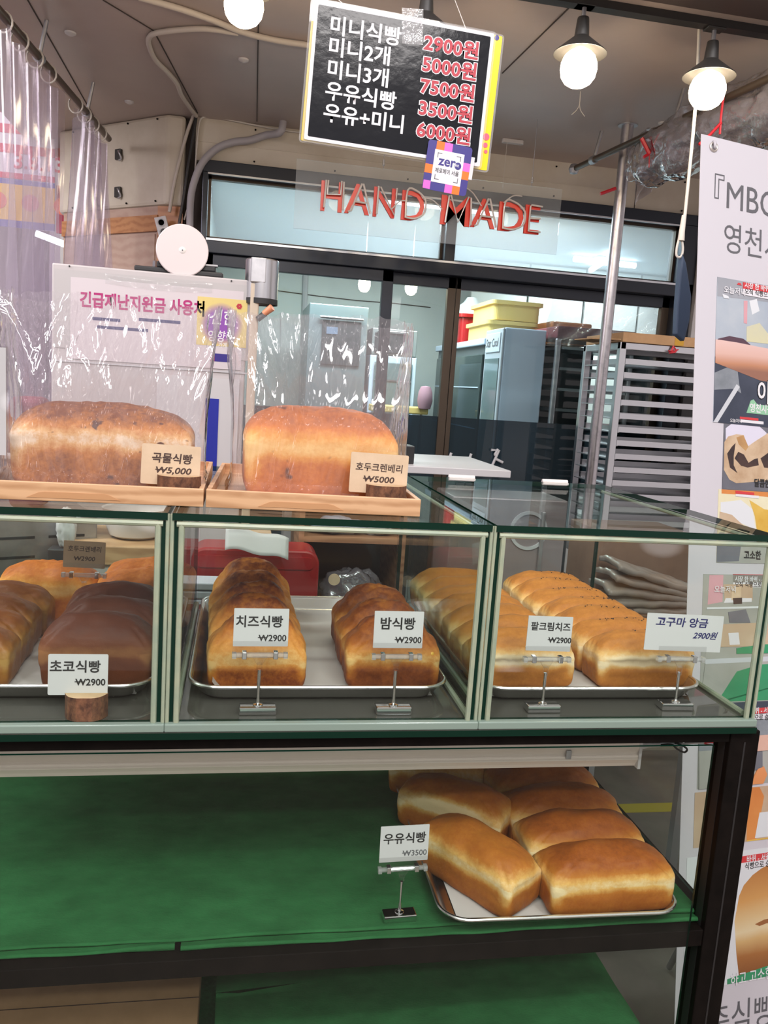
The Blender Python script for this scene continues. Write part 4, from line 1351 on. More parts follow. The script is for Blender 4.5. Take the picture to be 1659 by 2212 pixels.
pendant('lit bulb lamp at the top left, cut by the upper photo edge', 527, 12)
pendant('bulb lamp half hidden behind the hanging price board', 915, 100)
pendant('lit bulb lamp with a black shade left of the white rope', 1250, 147)
pendant('lit bulb lamp with a black shade crossed by the white rope', 1528, 195)

PZ = CZ - 0.009
t = tag(G().tube(curve([at(u, v, Z=PZ) for u, v in ((300, -6), (385, 18), (460, 44), (520, 68), (590, 86), (668, 98), (760, 112))], 8), 0.0082, 12).build('conduit', 'pipe_beige', smooth=True),
        'long beige conduit running along the ceiling behind the price board', 'pipe')
t = tag(G().tube(curve([at(u, v, Z=PZ) for u, v in ((515, 72), (450, 63), (395, 64), (340, 71), (323, 80), (322, 98), (335, 128), (362, 156), (382, 180), (392, 205), (410, 232), (424, 250))], 8), 0.0075, 12).build('conduit', 'pipe_beige', smooth=True),
        'beige conduit bending in an S across the ceiling toward the corner', 'pipe')
g = at(612, 262, Z=CZ)
t = tag(G().tube(curve([g, g + Vector((-0.01, 0.0, -0.04))] + [at(u, v, Y=BW - 0.025) for u, v in ((575, 292), (540, 303), (505, 307), (470, 320), (440, 348), (422, 385), (412, 430), (410, 500))], 8), 0.0135, 14).build('conduit', 'pipe_grey', smooth=True),
        'thick grey conduit curving down the left end of the door frame', 'pipe')
t = tag(G().tube(curve([at(u, v, Y=BW - 0.012) for u, v in ((668, 288), (610, 281), (540, 268), (470, 254), (440, 253), (430, 268), (425, 320), (418, 400), (398, 475))], 8), 0.0032, 8).build('cable', 'cable_white', smooth=True),
        'thin white cable along the top of the cream wall', 'cable')
t = tag(G().tube(curve([at(u, v, Y=BW - 0.012) for u, v in ((418, 250), (405, 285), (390, 340), (376, 400), (366, 458))], 8), 0.0062, 10).build('cable', 'pipe_beige', smooth=True),
        'beige cable conduit dropping to the wall socket', 'cable')
t = tag(G().tube(curve([at(u, v, Y=BW - 0.02) for u, v in ((424, 250), (418, 290), (408, 350), (398, 420), (386, 490))], 8), 0.0058, 10).build('cable', 'black_plastic', smooth=True),
        'black cable running down the wall corner', 'cable')
# socket with a dark plug
p = at(352, 493, Y=BW - 0.005)
t = T('wall_socket', 'white wall socket with two outlets on the wooden post', 'socket', p)
X = Matrix.Rotation(-0.28, 4, 'Y')
G().box(-0.022, 0.022, -0.018, 0.0, -0.040, 0.040, X=X).build('cover', 'white_plastic', t, bevel=0.003)
for z in (-0.018, 0.018):
    g = G().lathe([(0.0005, 0.0), (0.011, 0.0), (0.0135, 0.002), (0.015, 0.002), (0.015, 0.0)], 20, X @ Matrix.Translation((0, -0.018, z)) @ Matrix.Rotation(pi / 2, 4, 'X'))
    g.build('outlet', 'grey_paint', t, smooth=True)
G().tube([X @ Vector((0.002, -0.018, -0.018)), X @ Vector((0.002, -0.04, -0.018))], 0.010, 12).build('plug', 'black_plastic', t, smooth=True)
for u, v, lab in ((152, 70, 'white ceiling screw cap nearest the hanging curtain'), (279, 219, 'white ceiling screw cap above the cream corner'), (526, 128, 'white ceiling screw cap between the beige pipes'), (1432, 265, 'white ceiling screw cap right of the steel pole')):
    p = at(u, v, Z=CZ)
    o = G().lathe([(0.0165, 0.0), (0.0155, -0.004), (0.009, -0.008), (0.0005, -0.010)], 18).build('screw_cap', 'white_plastic', smooth=True)
    o.location = p
    tag(o, lab, 'screw cap', 'ceiling screw caps')
p = at(1108, 302, Z=CZ)
t = T('pull_switch', 'small white pull switch on the ceiling over the sign', 'switch', p)
G().prism(rrect(0.085, 0.022, 0.010), -0.014, 0.0).build('switch_body', 'white_plastic', t, bevel=0.002)
G().tube([(-0.022, 0, -0.014), (-0.024, 0, -0.18)], 0.0008, 5).build('pull_cord', 'rope', t)
G().tube([(-0.024, 0, -0.16), (-0.024, 0, -0.175)], 0.003, 8).build('cord_end', 'rope', t, smooth=True)
p = at(1254, 197, Z=CZ)
t = T('loose_wire', 'short split loose wire hanging from the ceiling under a bulb', 'wire', p)
for s in (-1, 1):
    G().tube(curve([(0, 0, 0), (0.001, 0, -0.035), (0.006 * s, 0, -0.055), (0.022 * s, 0, -0.072)]), 0.0011, 5).build('strand', 'rope', t)

# ------------------------------------------------------------------ hanging price board
XB = frontal(*at(864, 186, Y=0.24), roll=-0.034)
bl, br, tl, tr = px(XB, (663.6, 303), (1041.5, 364), (681.5, 2), (1069, 76))
w, h = (br[0] - bl[0] + tr[0] - tl[0]) / 2, (tl[1] - bl[1] + tr[1] - br[1]) / 2
t = T('price_board', 'black laminated price board with white and red lettering hanging from the ceiling', 'sign', XB.translation)
def rc(w, h, z0, z1, name, mat, parent, X, dx=0, dy=0, r=0.002):
    return G().prism(rrect(w, h, r, 3), z0, z1, X @ Matrix.Translation((dx, dy, 0))).build(name, mat, parent, True)
rc(w + 0.007, h + 0.007, -0.0004, 0.0004, 'laminate_edge', 'laminate', t, XB, r=0.005)
rc(w, h, 0.0004, 0.0008, 'white_border', 'sign_white', t, XB)
rc(w - 0.011, h - 0.011, 0.0008, 0.0012, 'black_sheet', 'sign_black', t, XB)
for s, u, v in (('미니식빵', 709, 74), ('미니2개', 706, 120), ('미니3개', 703, 168), ('우유식빵', 700, 215), ('우유+미니', 696, 262)):
    q = onplane(XB, u, v)
    txt(s, 0.0300, 'ink_white', t, XB @ Matrix.Translation((q[0], q[1] + 0.003, 0.0016)), 0.022, 'LEFT', 1.04, world=True)
for s, u, v in (('2900원', 914, 106), ('5000원', 910, 152), ('7500원', 906, 199), ('3500원', 902, 246), ('6000원', 898, 293)):
    q = onplane(XB, u, v)
    for z, b, m in ((0.0015, 0.075, 'ink_white'), (0.0019, 0.028, 'ink_red')):
        txt(s, 0.0285, m, t, XB @ Matrix.Translation((q[0], q[1], z)), b, 'LEFT', 1.08, world=True, gap=1.04)
G().box(*[0.0, 0.034, -0.022, 0.03], 0.0014, 0.0017, X=XB @ Matrix.Translation((*onplane(XB, 868, 62), 0)) @ Matrix.Rotation(0.1, 4, 'Z')).build('tape', 'tape', t, True)
for u, v in ((745, 12), (1010, 72)):
    p = at(u, v, Y=0.243)
    G().tube([p, Vector((p.x + (0.10 if u > 900 else -0.08), 0.9, CZ))], 0.0007, 5).build('hanging_thread', 'cable_white', t, True)
XY = frontal(*at(870, 190, Y=0.246), roll=-0.040)
t = T('yellow_poster', 'yellow laminated poster showing around the edges of the black price board', 'sign', XY.translation)
bl, br, tl, tr = px(XY, (652, 320), (1063, 368), (668, 12), (1090, 62))
w2, h2 = (br[0] - bl[0] + tr[0] - tl[0]) / 2, (tl[1] - bl[1] + tr[1] - br[1]) / 2
rc(w2, h2, -0.0004, 0.0, 'laminate_edge', 'laminate', t, XY, r=0.006)
rc(w2 - 0.007, h2 - 0.006, 0.0, 0.0006, 'yellow_sheet', 'sign_yellow', t, XY)
for u, v, r in ((1050, 296, 0.0055), (1048, 314, 0.004), (1049, 328, 0.003)):
    q = onplane(XY, u, v)
    G().lathe([(0.0002, 0.0012), (r, 0.0012), (r, 0.0006)], 14, XY @ Matrix.Translation((*q, 0))).build('printed_petal', M('petal_pink', (0.75, 0.10, 0.16), 0.5) if 'petal_pink' not in MATS else 'petal_pink', t, True)
q = onplane(XY, 1073, 82)
G().lathe([(0.0002, 0.0012), (0.004, 0.0012), (0.004, 0.0006)], 12, XY @ Matrix.Translation((*q, 0))).build('printed_dot', 'pay_navy', t, True)
# payment card clipped to the lower edge
XC = frontal(*at(966.5, 363, Y=0.236), roll=-0.075)
bl, br, tl, tr = px(XC, (914, 409), (1008, 426), (924, 302), (1019.6, 320))
cw, ch = (br[0] - bl[0] + tr[0] - tl[0]) / 2, (tl[1] - bl[1] + tr[1] - br[1]) / 2
t = T('payment_card', 'navy, orange and pink mobile payment card stuck to the bottom of the price board', 'card', XC.translation)
g = G().prism(rrect(cw, ch, 0.005), -0.0005, 0.0002, XC)
g.build('card_body', 'pay_navy', t, True)
def cell(name, x0, x1, y0, y1, mat, z=0.0004):
    return G().box((x0 - 0.5) * cw, (x1 - 0.5) * cw, (y0 - 0.5) * ch, (y1 - 0.5) * ch, 0.0, z, X=XC).build(name, mat, t, True)
for x0, x1, y0, y1, m in ((0.19, 0.37, 0.83, 1, 'pay_orange'), (0.37, 0.55, 0.83, 1, 'pay_pink'), (0, 0.17, 0.33, 0.51, 'pay_orange'), (0.012, 0.17, 0.012, 0.18, 'pay_pink'),
                          (0.50, 0.67, 0, 0.17, 'pay_pink'), (0.67, 0.84, 0, 0.17, 'pay_orange'), (0.84, 1, 0.50, 0.67, 'pay_pink'), (0.84, 1, 0.33, 0.50, 'pay_orange')):
    cell('colour_square', x0, x1, y0, y1, m)
cell('white_field', 0.17, 0.84, 0.17, 0.83, 'sign_white', 0.0006)
for x, y, sx, sy in ((0.24, 0.77, 1, -1), (0.77, 0.77, -1, -1), (0.24, 0.23, 1, 1), (0.77, 0.23, -1, 1)):
    g = G()
    for a, b in (((x, x + 0.10 * sx), (y, y + 0.012 * sy)), ((x, x + 0.014 * sx), (y, y + 0.10 * sy))):
        g.box((min(a) - 0.5) * cw, (max(a) - 0.5) * cw, (min(b) - 0.5) * ch, (max(b) - 0.5) * ch, 0.0006, 0.0008, X=XC)
    g.build('corner_mark', 'ink_grey', t, True)
txt('zer', 0.0215, 'pay_navy', t, XC @ Matrix.Translation((-0.215 * cw, 0.03 * ch, 0.0008)), 0.022, world=True)
k = XC @ Matrix.Translation((0.225 * cw, 0.075 * ch, 0))
G().lathe([(0.0001, 0.0009), (0.0056, 0.0009), (0.0056, 0.0006)], 24, k).build('logo_disc', 'pay_navy', t, True)
txt('Pay', 0.0062, 'ink_white', t, k @ Matrix.Translation((-0.0048, -0.002, 0.001)) @ Matrix.Rotation(0.25, 4, 'Z'), 0.02, world=True, sx=0.8)
txt('제로페이 서울', 0.0085, 'ink_black', t, XC @ Matrix.Translation((0.0, -0.125 * ch, 0.0008)), 0.01, 'CENTER', 0.82, world=True)
G().box(0.5 * cw - 0.002, 0.5 * cw + 0.006, -0.30 * ch + 0.012, 0.16 * ch + 0.012, -0.0004, 0.0001, X=XC).build('tape', 'white_paper', t, True)

# ------------------------------------------------------------------ red letter sign
NY = 1.75
t = T('letter_sign', 'clear acrylic sign with red letters and white tubes hanging before the transom', 'sign', (0.625, NY, 2.13))
XN = frontal(0.0, NY, 0.0)
G().box(0.156, 1.094, NY, NY + 0.005, 2.016, 2.239, 0).build('acrylic_panel', 'sign_acrylic', t, True)
TUB = {'H': [((0.12, 0.08), (0.16, 0.98), (0.26, 0.98), (0.24, 0.52), (0.86, 0.55), (0.88, 1.0), (0.98, 0.98), (1.0, 0.05))],
       'A': [((0.1, 0.02), (0.22, 0.06), (0.60, 0.98), (0.66, 0.98), (1.0, 0.03)), ((0.32, 0.38), (0.82, 0.36))],
       'N': [((0.12, 0.05), (0.14, 0.98), (0.24, 0.96), (0.95, 0.06), (1.0, 0.98))],
       'D': [((0.14, 0.04), (0.16, 0.96), (0.55, 0.98), (0.92, 0.76), (1.0, 0.5), (0.92, 0.22), (0.55, 0.05), (0.16, 0.06))],
       'M': [((0.12, 0.04), (0.2, 0.95), (0.26, 0.98), (0.55, 0.08), (0.86, 0.98), (0.94, 0.95), (1.0, 0.04))],
       'E': [((1.0, 0.94), (0.25, 0.96), (0.2, 0.9), (0.2, 0.06), (1.0, 0.06)), ((0.22, 0.5), (0.92, 0.52))]}
for ch_, u0, v0, u1 in (('H', 691, 455, 737), ('A', 742.5, 460, 796), ('N', 804, 467.5, 850), ('D', 864.5, 474.5, 913), ('M', 949, 484, 1012), ('A', 1014, 490, 1066), ('D', 1073, 497.5, 1126), ('E', 1129, 504, 1161)):
    p = at(u0, v0, Y=NY)
    q = at(u1, v0 + (u1 - u0) * 0.115, Y=NY)
    w = q.x - p.x
    o = txt(ch_, 0.139, 'neon_red', t, Matrix.Identity(4), 0.008, ext=0.004, name='letter')
    xs = [c.co.x for c in o.data.vertices]
    k = w / (max(xs) - min(xs))
    o.data.transform(Matrix.Translation((p.x, NY - 0.006, p.z)) @ Matrix.Rotation(pi / 2, 4, 'X') @ Matrix.Diagonal((k, 1, 1, 1)) @ Matrix.Translation((-min(xs), 0, 0)))
    hang(o, t, True)
    for line in TUB[ch_]:
        pts = [(p.x + 0.003 + a * w, NY - 0.019, p.z + b * 0.098) for a, b in line]
        G().tube(curve(pts, 4) if ch_ == 'D' else pts, 0.0034, 8).build('neon_tube', 'neon_tube', t, True, smooth=True)
for a, b in (((846, 452), (880, 434)), ((912, 428), (955, 452)), ((1040, 445), (1000, 402)), ((1128, 424), (1088, 438))):
    p, q = at(*a, Y=NY - 0.02), at(*b, Y=NY - 0.02)
    G().tube(curve([p, (p + q) / 2 + Vector((0, 0, 0.012)), q]), 0.0022, 6).build('lead_wire', 'neon_tube', t, True, smooth=True)
for x in (0.45, 0.98):
    G().tube([(x, NY + 0.002, 2.235), (x, NY + 0.002, CZ)], 0.0011, 5).build('chain', 'alu_dull', t, True)
    G().tube([(x, NY + 0.002, 2.25), (x, NY + 0.002, 2.268)], 0.004, 8).build('hook', 'alu_dull', t, True, smooth=True)

# ------------------------------------------------------------------ steel pole, tray rack, rope
t = T('steel_pole', 'galvanised steel pole standing from floor to ceiling before the tray rack', 'pole', (1.287, 1.69, 0))
G().tube([(1.287, 1.69, 0), (1.287, 1.69, CZ)], 0.0205, 28).build('pipe', 'steel_pole', t, True, smooth=True)
g = G().lathe([(0.021, 0), (0.034, 0.0), (0.034, -0.003), (0.021, -0.003)], 24, Matrix.Translation((1.287, 1.69, CZ)))
g.build('collar', 'alu_dull', t, True)
RX0, RX1, RY0, RY1 = 1.400, 1.985, 1.80, 2.14
t = T('tray_rack', 'aluminium tray rack behind the pole and the white banner', 'rack', (1.69, 1.97, 0))
for x in (RX0, RX1 - 0.026):
    for y in (RY0, RY1 - 0.026):
        G().box(x, x + 0.026, y, y + 0.026, 0.08, 1.735).build('post', 'alu', t, True, bevel=0.002)
for y in (RY0, RY1 - 0.026):
    for z in (1.709, 0.10):
        G().box(RX0, RX1, y + 0.002, y + 0.024, z, z + 0.026).build('cross_bar', 'alu', t, True, bevel=0.002)
for x in (RX0, RX1 - 0.026):
    G().box(x + 0.002, x + 0.024, RY0, RY1, 1.709, 1.735).build('side_bar', 'alu', t, True, bevel=0.002)
for k in range(16):
    z = 1.655 - 0.0515 * k
    for x in (RX0 + 0.004, RX1 - 0.042):
        G().box(x, x + 0.038, RY0 + 0.02, RY1 - 0.02, z - 0.003, z).build('runner', 'alu_dull', t, True)
for x in (RX0 + 0.013, RX1 - 0.013):
    for y in (RY0 + 0.013, RY1 - 0.013):
        g = G().lathe([(0.001, 0.02), (0.04, 0.02), (0.04, -0.02), (0.001, -0.02)], 20, Matrix.Translation((x, y, 0.04)) @ Matrix.Rotation(pi / 2, 4, 'X'))
        g.build('caster', 'black_plastic', t, True, smooth=True)
g = G()
g.box(-0.262, 0.262, -0.160, 0.160, 0.0, 0.0015)
for a in ((-0.263, 0.263, -0.162, -0.1595), (-0.263, 0.263, 0.1595, 0.162), (-0.263, -0.2605, -0.162, 0.162), (0.2605, 0.263, -0.162, 0.162)):
    g.box(*a, 0.0, 0.021)
proto = g.build('baking_sheet', 'alu')
NTH = ['topmost', 'second', 'third', 'fourth', 'fifth', 'sixth', 'seventh', 'eighth', 'ninth', 'tenth', 'eleventh', 'twelfth', 'thirteenth', 'fourteenth', 'fifteenth', 'sixteenth']
for k in range(16):
    o = proto if k == 0 else proto.copy()
    if k:
        COL.objects.link(o)
    o.location = (1.6925, 1.968, 1.655 - 0.0515 * k)
    tag(o, '%s baking sheet%s in the aluminium rack behind the pole' % (NTH[k], '' if k == 0 else ' from the top'), 'baking sheet', 'baking sheets in the rack')
t = T('flat_carton', 'flat brown carton lying on top of the tray rack', 'carton', (1.69, 1.97, 1.7355))
G().box(1.405, 1.99, 1.795, 2.13, 1.7355, 1.772).build('carton_body', 'cardboard', t, True, bevel=0.002)
G().box(1.615, 1.652, 1.7935, 1.796, 1.738, 1.765).build('tape', M('tape_amber', (0.55, 0.30, 0.03), 0.3), t, True)
G().prism([(1.40, 1.80), (1.40, 2.05), (1.29, 1.98), (1.31, 1.86)], 1.742, 1.746).build('flap', 'cardboard', t, True)
t = T('twist_tie', 'red twist tie hanging from the top bar of the rack', 'tie', (1.61, 1.795, 1.735))
for a in (((0, -0.002, 0.0), (0.012, -0.006, -0.02), (-0.016, -0.006, -0.028)), ((0, -0.002, 0), (-0.006, -0.006, -0.022), (0.02, -0.006, -0.012)), ((0, -0.002, 0.0), (-0.004, -0.006, -0.018), (-0.02, -0.006, -0.02))):
    G().tube(curve(a), 0.0028, 6).build('strand', 'tie_red', t, smooth=True)
p0, p1 = at(1519, -10, Y=0.95), at(1479, 470, Y=0.95)
t = T('rope', 'white rope hanging from the ceiling with a loop at its end', 'rope', (p1.x, 0.95, p1.z))
G().tube(curve([Vector((p0.x, 0.95, CZ)), (p0 + p1) / 2 + Vector((0.004, 0, 0)), p1]), 0.0042, 10).build('cord', 'rope', t, True, smooth=True)
G().tube([at(1478, 465, Y=0.95), at(1473, 500, Y=0.95), at(1471, 520, Y=0.95)], [0.006, 0.0075, 0.009], 10).build('knot', 'rope', t, True, smooth=True)
G().tube(curve([at(u, v, Y=0.95) for u, v in ((1472, 515), (1475, 535), (1473, 550), (1467, 556), (1461, 550), (1463, 530), (1468, 515))]), 0.0032, 8).build('loop', 'rope', t, True, smooth=True)
pts = [at(u, v, Y=0.955) for u, v in ((1470, 548), (1478, 570), (1489, 640), (1486, 690), (1474, 738), (1456, 722), (1459, 660), (1464, 600))]
o = G().prism([(p.x, p.z) for p in pts], -0.967, -0.943, Matrix.Rotation(pi / 2, 4, 'X')).build('folded_flag', M('flag_blue', (0.055, 0.085, 0.15), 0.5), bevel=0.004)
tag(o, 'slim folded dark blue cloth hanging from the rope loop', 'cloth')

# ------------------------------------------------------------------ curtain rods
def rod(label, a, b, brackets, r=0.0115):
    t = T('curtain_rod', label, 'rod', a)
    G().tube([a, b], r, 14).build('pipe', 'bronze_metal', t, True, smooth=True)
    for f in brackets:
        p = a + (b - a) * f
        G().tube([p, Vector((p.x + 0.02, p.y, CZ))], 0.006, 8).build('bracket', 'alu_dull', t, True)
        G().tube([p - (b - a).normalized() * 0.012, p + (b - a).normalized() * 0.012], r + 0.004, 14).build('clamp', 'alu_dull', t, True, smooth=True)
    return t


RA, RB = Vector((-0.647, 0.93, 2.36)), Vector((-0.521, 2.25, 2.36))
rod('dark curtain rod under the ceiling at the left', RA, RB, (0.42, 0.78))


def curtain(label, y0, y1, amp, zt, zb, k, seed):
    def f(u, v):
        y = y0 + (y1 - y0) * u
        s = (y - RA.y) / (RB.y - RA.y)
        x0 = RA.x + (RB.x - RA.x) * s
        gather = 0.55 + 0.45 * sm(0.0, 0.5, v)
        d = amp * gather * (math.sin(k * u * 2 * pi + 0.8 * math.sin(3 * v + seed)) + 0.45 * noise.noise(Vector((u * 9, v * 2.0, seed))))
        return Vector((x0 + 0.012 + d, y + 0.35 * amp * math.cos(k * u * 2 * pi), zt - 0.02 * math.sin(pi * u * 3) ** 2 + (zb - zt) * v))
    t = T('vinyl_curtain', label, 'curtain', ((RA.x + RB.x) / 2, (y0 + y1) / 2, zt), group='clear vinyl curtains at the left')
    G().grid(f, 120, 24).build('vinyl_sheet', 'vinyl', t, True, smooth='all')
    for i in range(4):
        y = y0 + (y1 - y0) * (i + 0.5) / 4
        s = (y - RA.y) / (RB.y - RA.y)
        c = Vector((RA.x + (RB.x - RA.x) * s, y, 2.352))
        G().tube([c + Vector((0.022 * math.sin(a), 0.003, 0.026 * math.cos(a) - 0.006)) for a in [2 * pi * j / 14 for j in range(14)]], 0.0026, 6, closed=True).build('curtain_ring', 'cable_white', t, True, smooth=True)
    return t


curtain('nearer bunch of clear vinyl curtain hanging in the upper left corner', 1.16, 1.62, 0.042, 2.325, 0.9, 5, 2)
curtain('farther bunch of clear vinyl curtain hanging beside the cream corner panel', 1.78, 2.18, 0.045, 2.325, 0.9, 4, 6)
# neighbouring stall seen through the vinyl
def board(name, label, cat, y, u0, v0, u1, v1):
    p, q = at(u0, v0, Y=y), at(u1, v1, Y=y)
    t = T(name, label, cat, (p.x, y, q.z))
    return t, p, q
sbox('wall_market', -4.0, -0.97, 3.30, 3.36, 0, 3.4, M('market_mauve', (0.30, 0.24, 0.27), 0.7, c2=(0.16, 0.13, 0.15), sc=2.5) and 'market_mauve')
t, p, q = board('stall_banner', 'red and white striped banner of the next stall behind the vinyl curtain', 'banner', 2.75, -60, 165, 118, 500)
H = p.z - q.z
G().box(p.x, q.x, 2.75, 2.756, q.z, p.z).build('cloth', M('banner_cloth_white', (0.75, 0.72, 0.74), 0.6), t, True)
for k in range(4):
    z = p.z - H * (0.02 + 0.135 * k)
    G().box(p.x, q.x, 2.746, 2.7505, z - H * 0.06, z).build('red_stripe', M('stripe_red', (0.62, 0.04, 0.09), 0.6) if k == 0 else 'stripe_red', t, True)
G().box(p.x, q.x, 2.746, 2.7505, p.z - H * 0.66, p.z - H * 0.62).build('red_stripe', 'stripe_red', t, True)
G().box(p.x, q.x, 2.745, 2.7505, p.z - H * 0.70, p.z - H * 0.665).build('blue_stripe', M('stripe_blue', (0.08, 0.07, 0.35), 0.6), t, True)
G().box(p.x, q.x, 2.745, 2.7505, p.z - H * 0.95, p.z - H * 0.70).build('yellow_field', M('field_yellow', (0.80, 0.50, 0.05), 0.6), t, True)
for k in range(3):
    G().lathe([(0.001, 0.002), (0.035, 0.002), (0.035, 0.0)], 20, frontal(p.x + 0.1 + 0.13 * k, 2.7448, p.z - H * 0.82)).build('printed_spot', M('spot_orange', (0.75, 0.14, 0.05), 0.6) if k == 0 else 'spot_orange', t, True)
G().box(p.x, q.x, 2.745, 2.7505, q.z, p.z - H * 0.95).build('blue_stripe', 'stripe_blue', t, True)
txt('3.8.13', 0.085, 'stripe_red', t, frontal(p.x + 0.16, 2.744, p.z - H * 0.585), 0.02, world=True)
t, p, q = board('round_sign', 'orange round sign of the next stall behind the vinyl curtain', 'sign', 2.9, 118, 262, 160, 345)
c = (p + q) / 2
G().lathe([(0.001, 0.006), (0.075, 0.006), (0.08, 0.0), (0.001, 0.0)], 32, frontal(c.x, 2.9, c.z)).build('disc', 'spot_orange', t, True, smooth=True)
t, p, q = board('red_banner', 'narrow red banner of the next stall behind the farther curtain', 'banner', 2.9, 122, 400, 145, 505)
G().box(p.x, q.x, 2.9, 2.92, q.z, p.z).build('sheet', 'stripe_red', t, True)
p, q = at(78, 504, Y=2.8), at(140, 528, Y=2.8)
t = T('stall_tube_lamp', 'bright white tube light of the next stall glowing through the curtain', 'lamp', p)
G().tube([p, q], 0.014, 10).build('tube', 'tube_glow', t, True, smooth=True)
t = T('cloth_bundle', 'maroon bundle left of the bagged grain loaf', 'bundle', (-0.5, 0.95, 1.162))
a, b = at(14, 855, Y=0.90), at(92, 900, Y=0.90)
G().box(a.x, b.x, 0.90, 1.0, 1.162, a.z).build('bundle_body', M('maroon', (0.19, 0.06, 0.09), 0.8), t, True, bevel=0.02, seg=4)

# rolled vinyl at the right
RA2, RB2 = Vector((1.196, 1.919, 2.36)), Vector((1.40, 0.22, 2.36))
rod('dark curtain rod under the ceiling at the right', RA2, RB2, (0.08, 0.35, 0.75), 0.0105)
G().lathe([(0.0005, 0.02), (0.014, 0.016), (0.02, 0.0), (0.014, -0.016), (0.0005, -0.02)], 16, Matrix.Translation(RA2)).build('end_knob', 'alu_dull', None)
ek = bpy.data.objects['end_knob']
hang(ek, [o for o in bpy.data.objects if o.name.startswith('curtain_rod')][-1], True)
cl = curve([at(1378, 355, Y=1.62), at(1420, 340, Y=1.5), at(1480, 305, Y=1.35), at(1560, 268, Y=1.2), at(1640, 240, Y=1.06), at(1740, 205, Y=0.9)], 8)


def roll(u, v):
    i = v * (len(cl) - 1)
    a = cl[int(i)]
    b = cl[min(int(i) + 1, len(cl) - 1)]
    c = a + (b - a) * (i - int(i))
    d = (cl[-1] - cl[0]).normalized()
    sx = d.cross(Vector((0, 0, 1))).normalized()
    t = 2 * pi * u
    r = 0.084 * (0.72 + 0.28 * sm(0, 0.15, v)) * (1 - 0.22 * math.exp(-((v - 0.10) / 0.04) ** 2) - 0.2 * math.exp(-((v - 0.55) / 0.04) ** 2))
    r *= 1 + 0.28 * noise.noise(Vector((math.cos(t) * 1.5, math.sin(t) * 1.5, v * 7))) + 0.10 * noise.noise(Vector((math.cos(t) * 4, math.sin(t) * 4, v * 24)))
    return c + sx * math.cos(t) * r + Vector((0, 0, 1)) * math.sin(t) * r * 1.05


t = T('rolled_curtain', 'rolled-up crinkled clear vinyl curtain tied with red ribbon at the upper right', 'curtain', cl[0])
G().grid(roll, 64, 110, wrap=True).build('vinyl_roll', 'roll_vinyl', t, True, smooth='all')
def inner(u, v):
    p = roll(u + 0.1, v)
    i = v * (len(cl) - 1)
    c = cl[int(i)]
    return c + (p - c) * 0.6
G().grid(inner, 40, 80, wrap=True).build('vinyl_core', 'roll_vinyl', t, True, smooth='all')
G().grid(lambda u, v: at(1372 + 38 * u + 6 * math.sin(5 * v), 360 + 85 * v * (1 - 0.35 * u), Y=1.60) + Vector((0, 0.02 * math.sin(7 * u + 5 * v), 0)), 20, 20).build('loose_end', 'roll_vinyl', t, True, smooth='all')
def ribbon(pts, y, wd=0.008):
    G().tube([at(u, v, Y=y) for u, v in pts], wd * 0.42, 6).build('ribbon', 'tie_red', t, True, smooth=True)
ribbon(((1425, 285), (1412, 312), (1403, 332)), 1.42)
ribbon(((1386, 298), (1396, 318), (1403, 332)), 1.42, 0.016)
ribbon(((1403, 332), (1390, 340)), 1.42, 0.012)
ribbon(((1403, 332), (1402, 362)), 1.42, 0.004)
ribbon(((1564, 202), (1558, 250), (1555, 290)), 1.08, 0.008)
ribbon(((1558, 265), (1535, 290), (1510, 312)), 1.08, 0.010)
ribbon(((1297, 419), (1330, 407)), 1.66, 0.014)
for (u0, v0, u1, v1), lab in (((236, 318, 238, 336), 'upper black metal latch on the cream corner panel'), ((232, 395, 240, 424), 'lower black metal latch on the cream corner panel')):
    p, q = at(u0, v0, Y=2.33), at(u1, v1, Y=2.33)
    nn_ = Vector((0.66, 0.75, 0)).normalized()
    m_ = (p + q) / 2
    s_ = (Vector((c0.x, c0.y, 0)) - Vector((m_.x, m_.y, 0))).dot(nn_)
    off_ = nn_ * (s_ - 0.008)
    t = T('latch', lab, 'latch', m_ + off_)
    G().box(-0.016, 0.016, -0.006, 0.006, -0.02, 0.02, X=Matrix.Rotation(math.atan2(-cd.y, -cd.x), 4, 'Z')).build('plate', 'lamp_black', t, bevel=0.003)
    G().tube(curve([(0, -0.008, 0.012), (0.006, -0.016, 0.0), (0.012, -0.012, -0.016), (0.002, -0.010, -0.024)]), 0.0035, 8).build('hook', 'alu_dull', t, smooth=True)
# ------------------------------------------------------------------ white standing banner at the right
BX = 0.95
pt, pb = at(1515, 289, X=BX), at(1460, 2110, X=BX)
upv = (pt - pb).normalized()
ya = math.radians(9.5)
rv = Vector((math.cos(ya), math.sin(ya), -math.sin(ya) * upv.y / upv.z)).normalized()
nv = rv.cross(upv).normalized()
org = pb - upv * (pb.z - 0.04) / upv.z
XS = Matrix(((rv.x, upv.x, nv.x, org.x), (rv.y, upv.y, nv.y, org.y), (rv.z, upv.z, nv.z, org.z), (0, 0, 0, 1)))
Hb = (pt - org).length
t = T('standing_banner', 'tall white banner with printed photos leaning back at the right edge', 'banner', org)
G().box(0, 0.62, 0, Hb, -0.0012, 0.0, X=XS).build('sheet', 'banner_white', t, True)
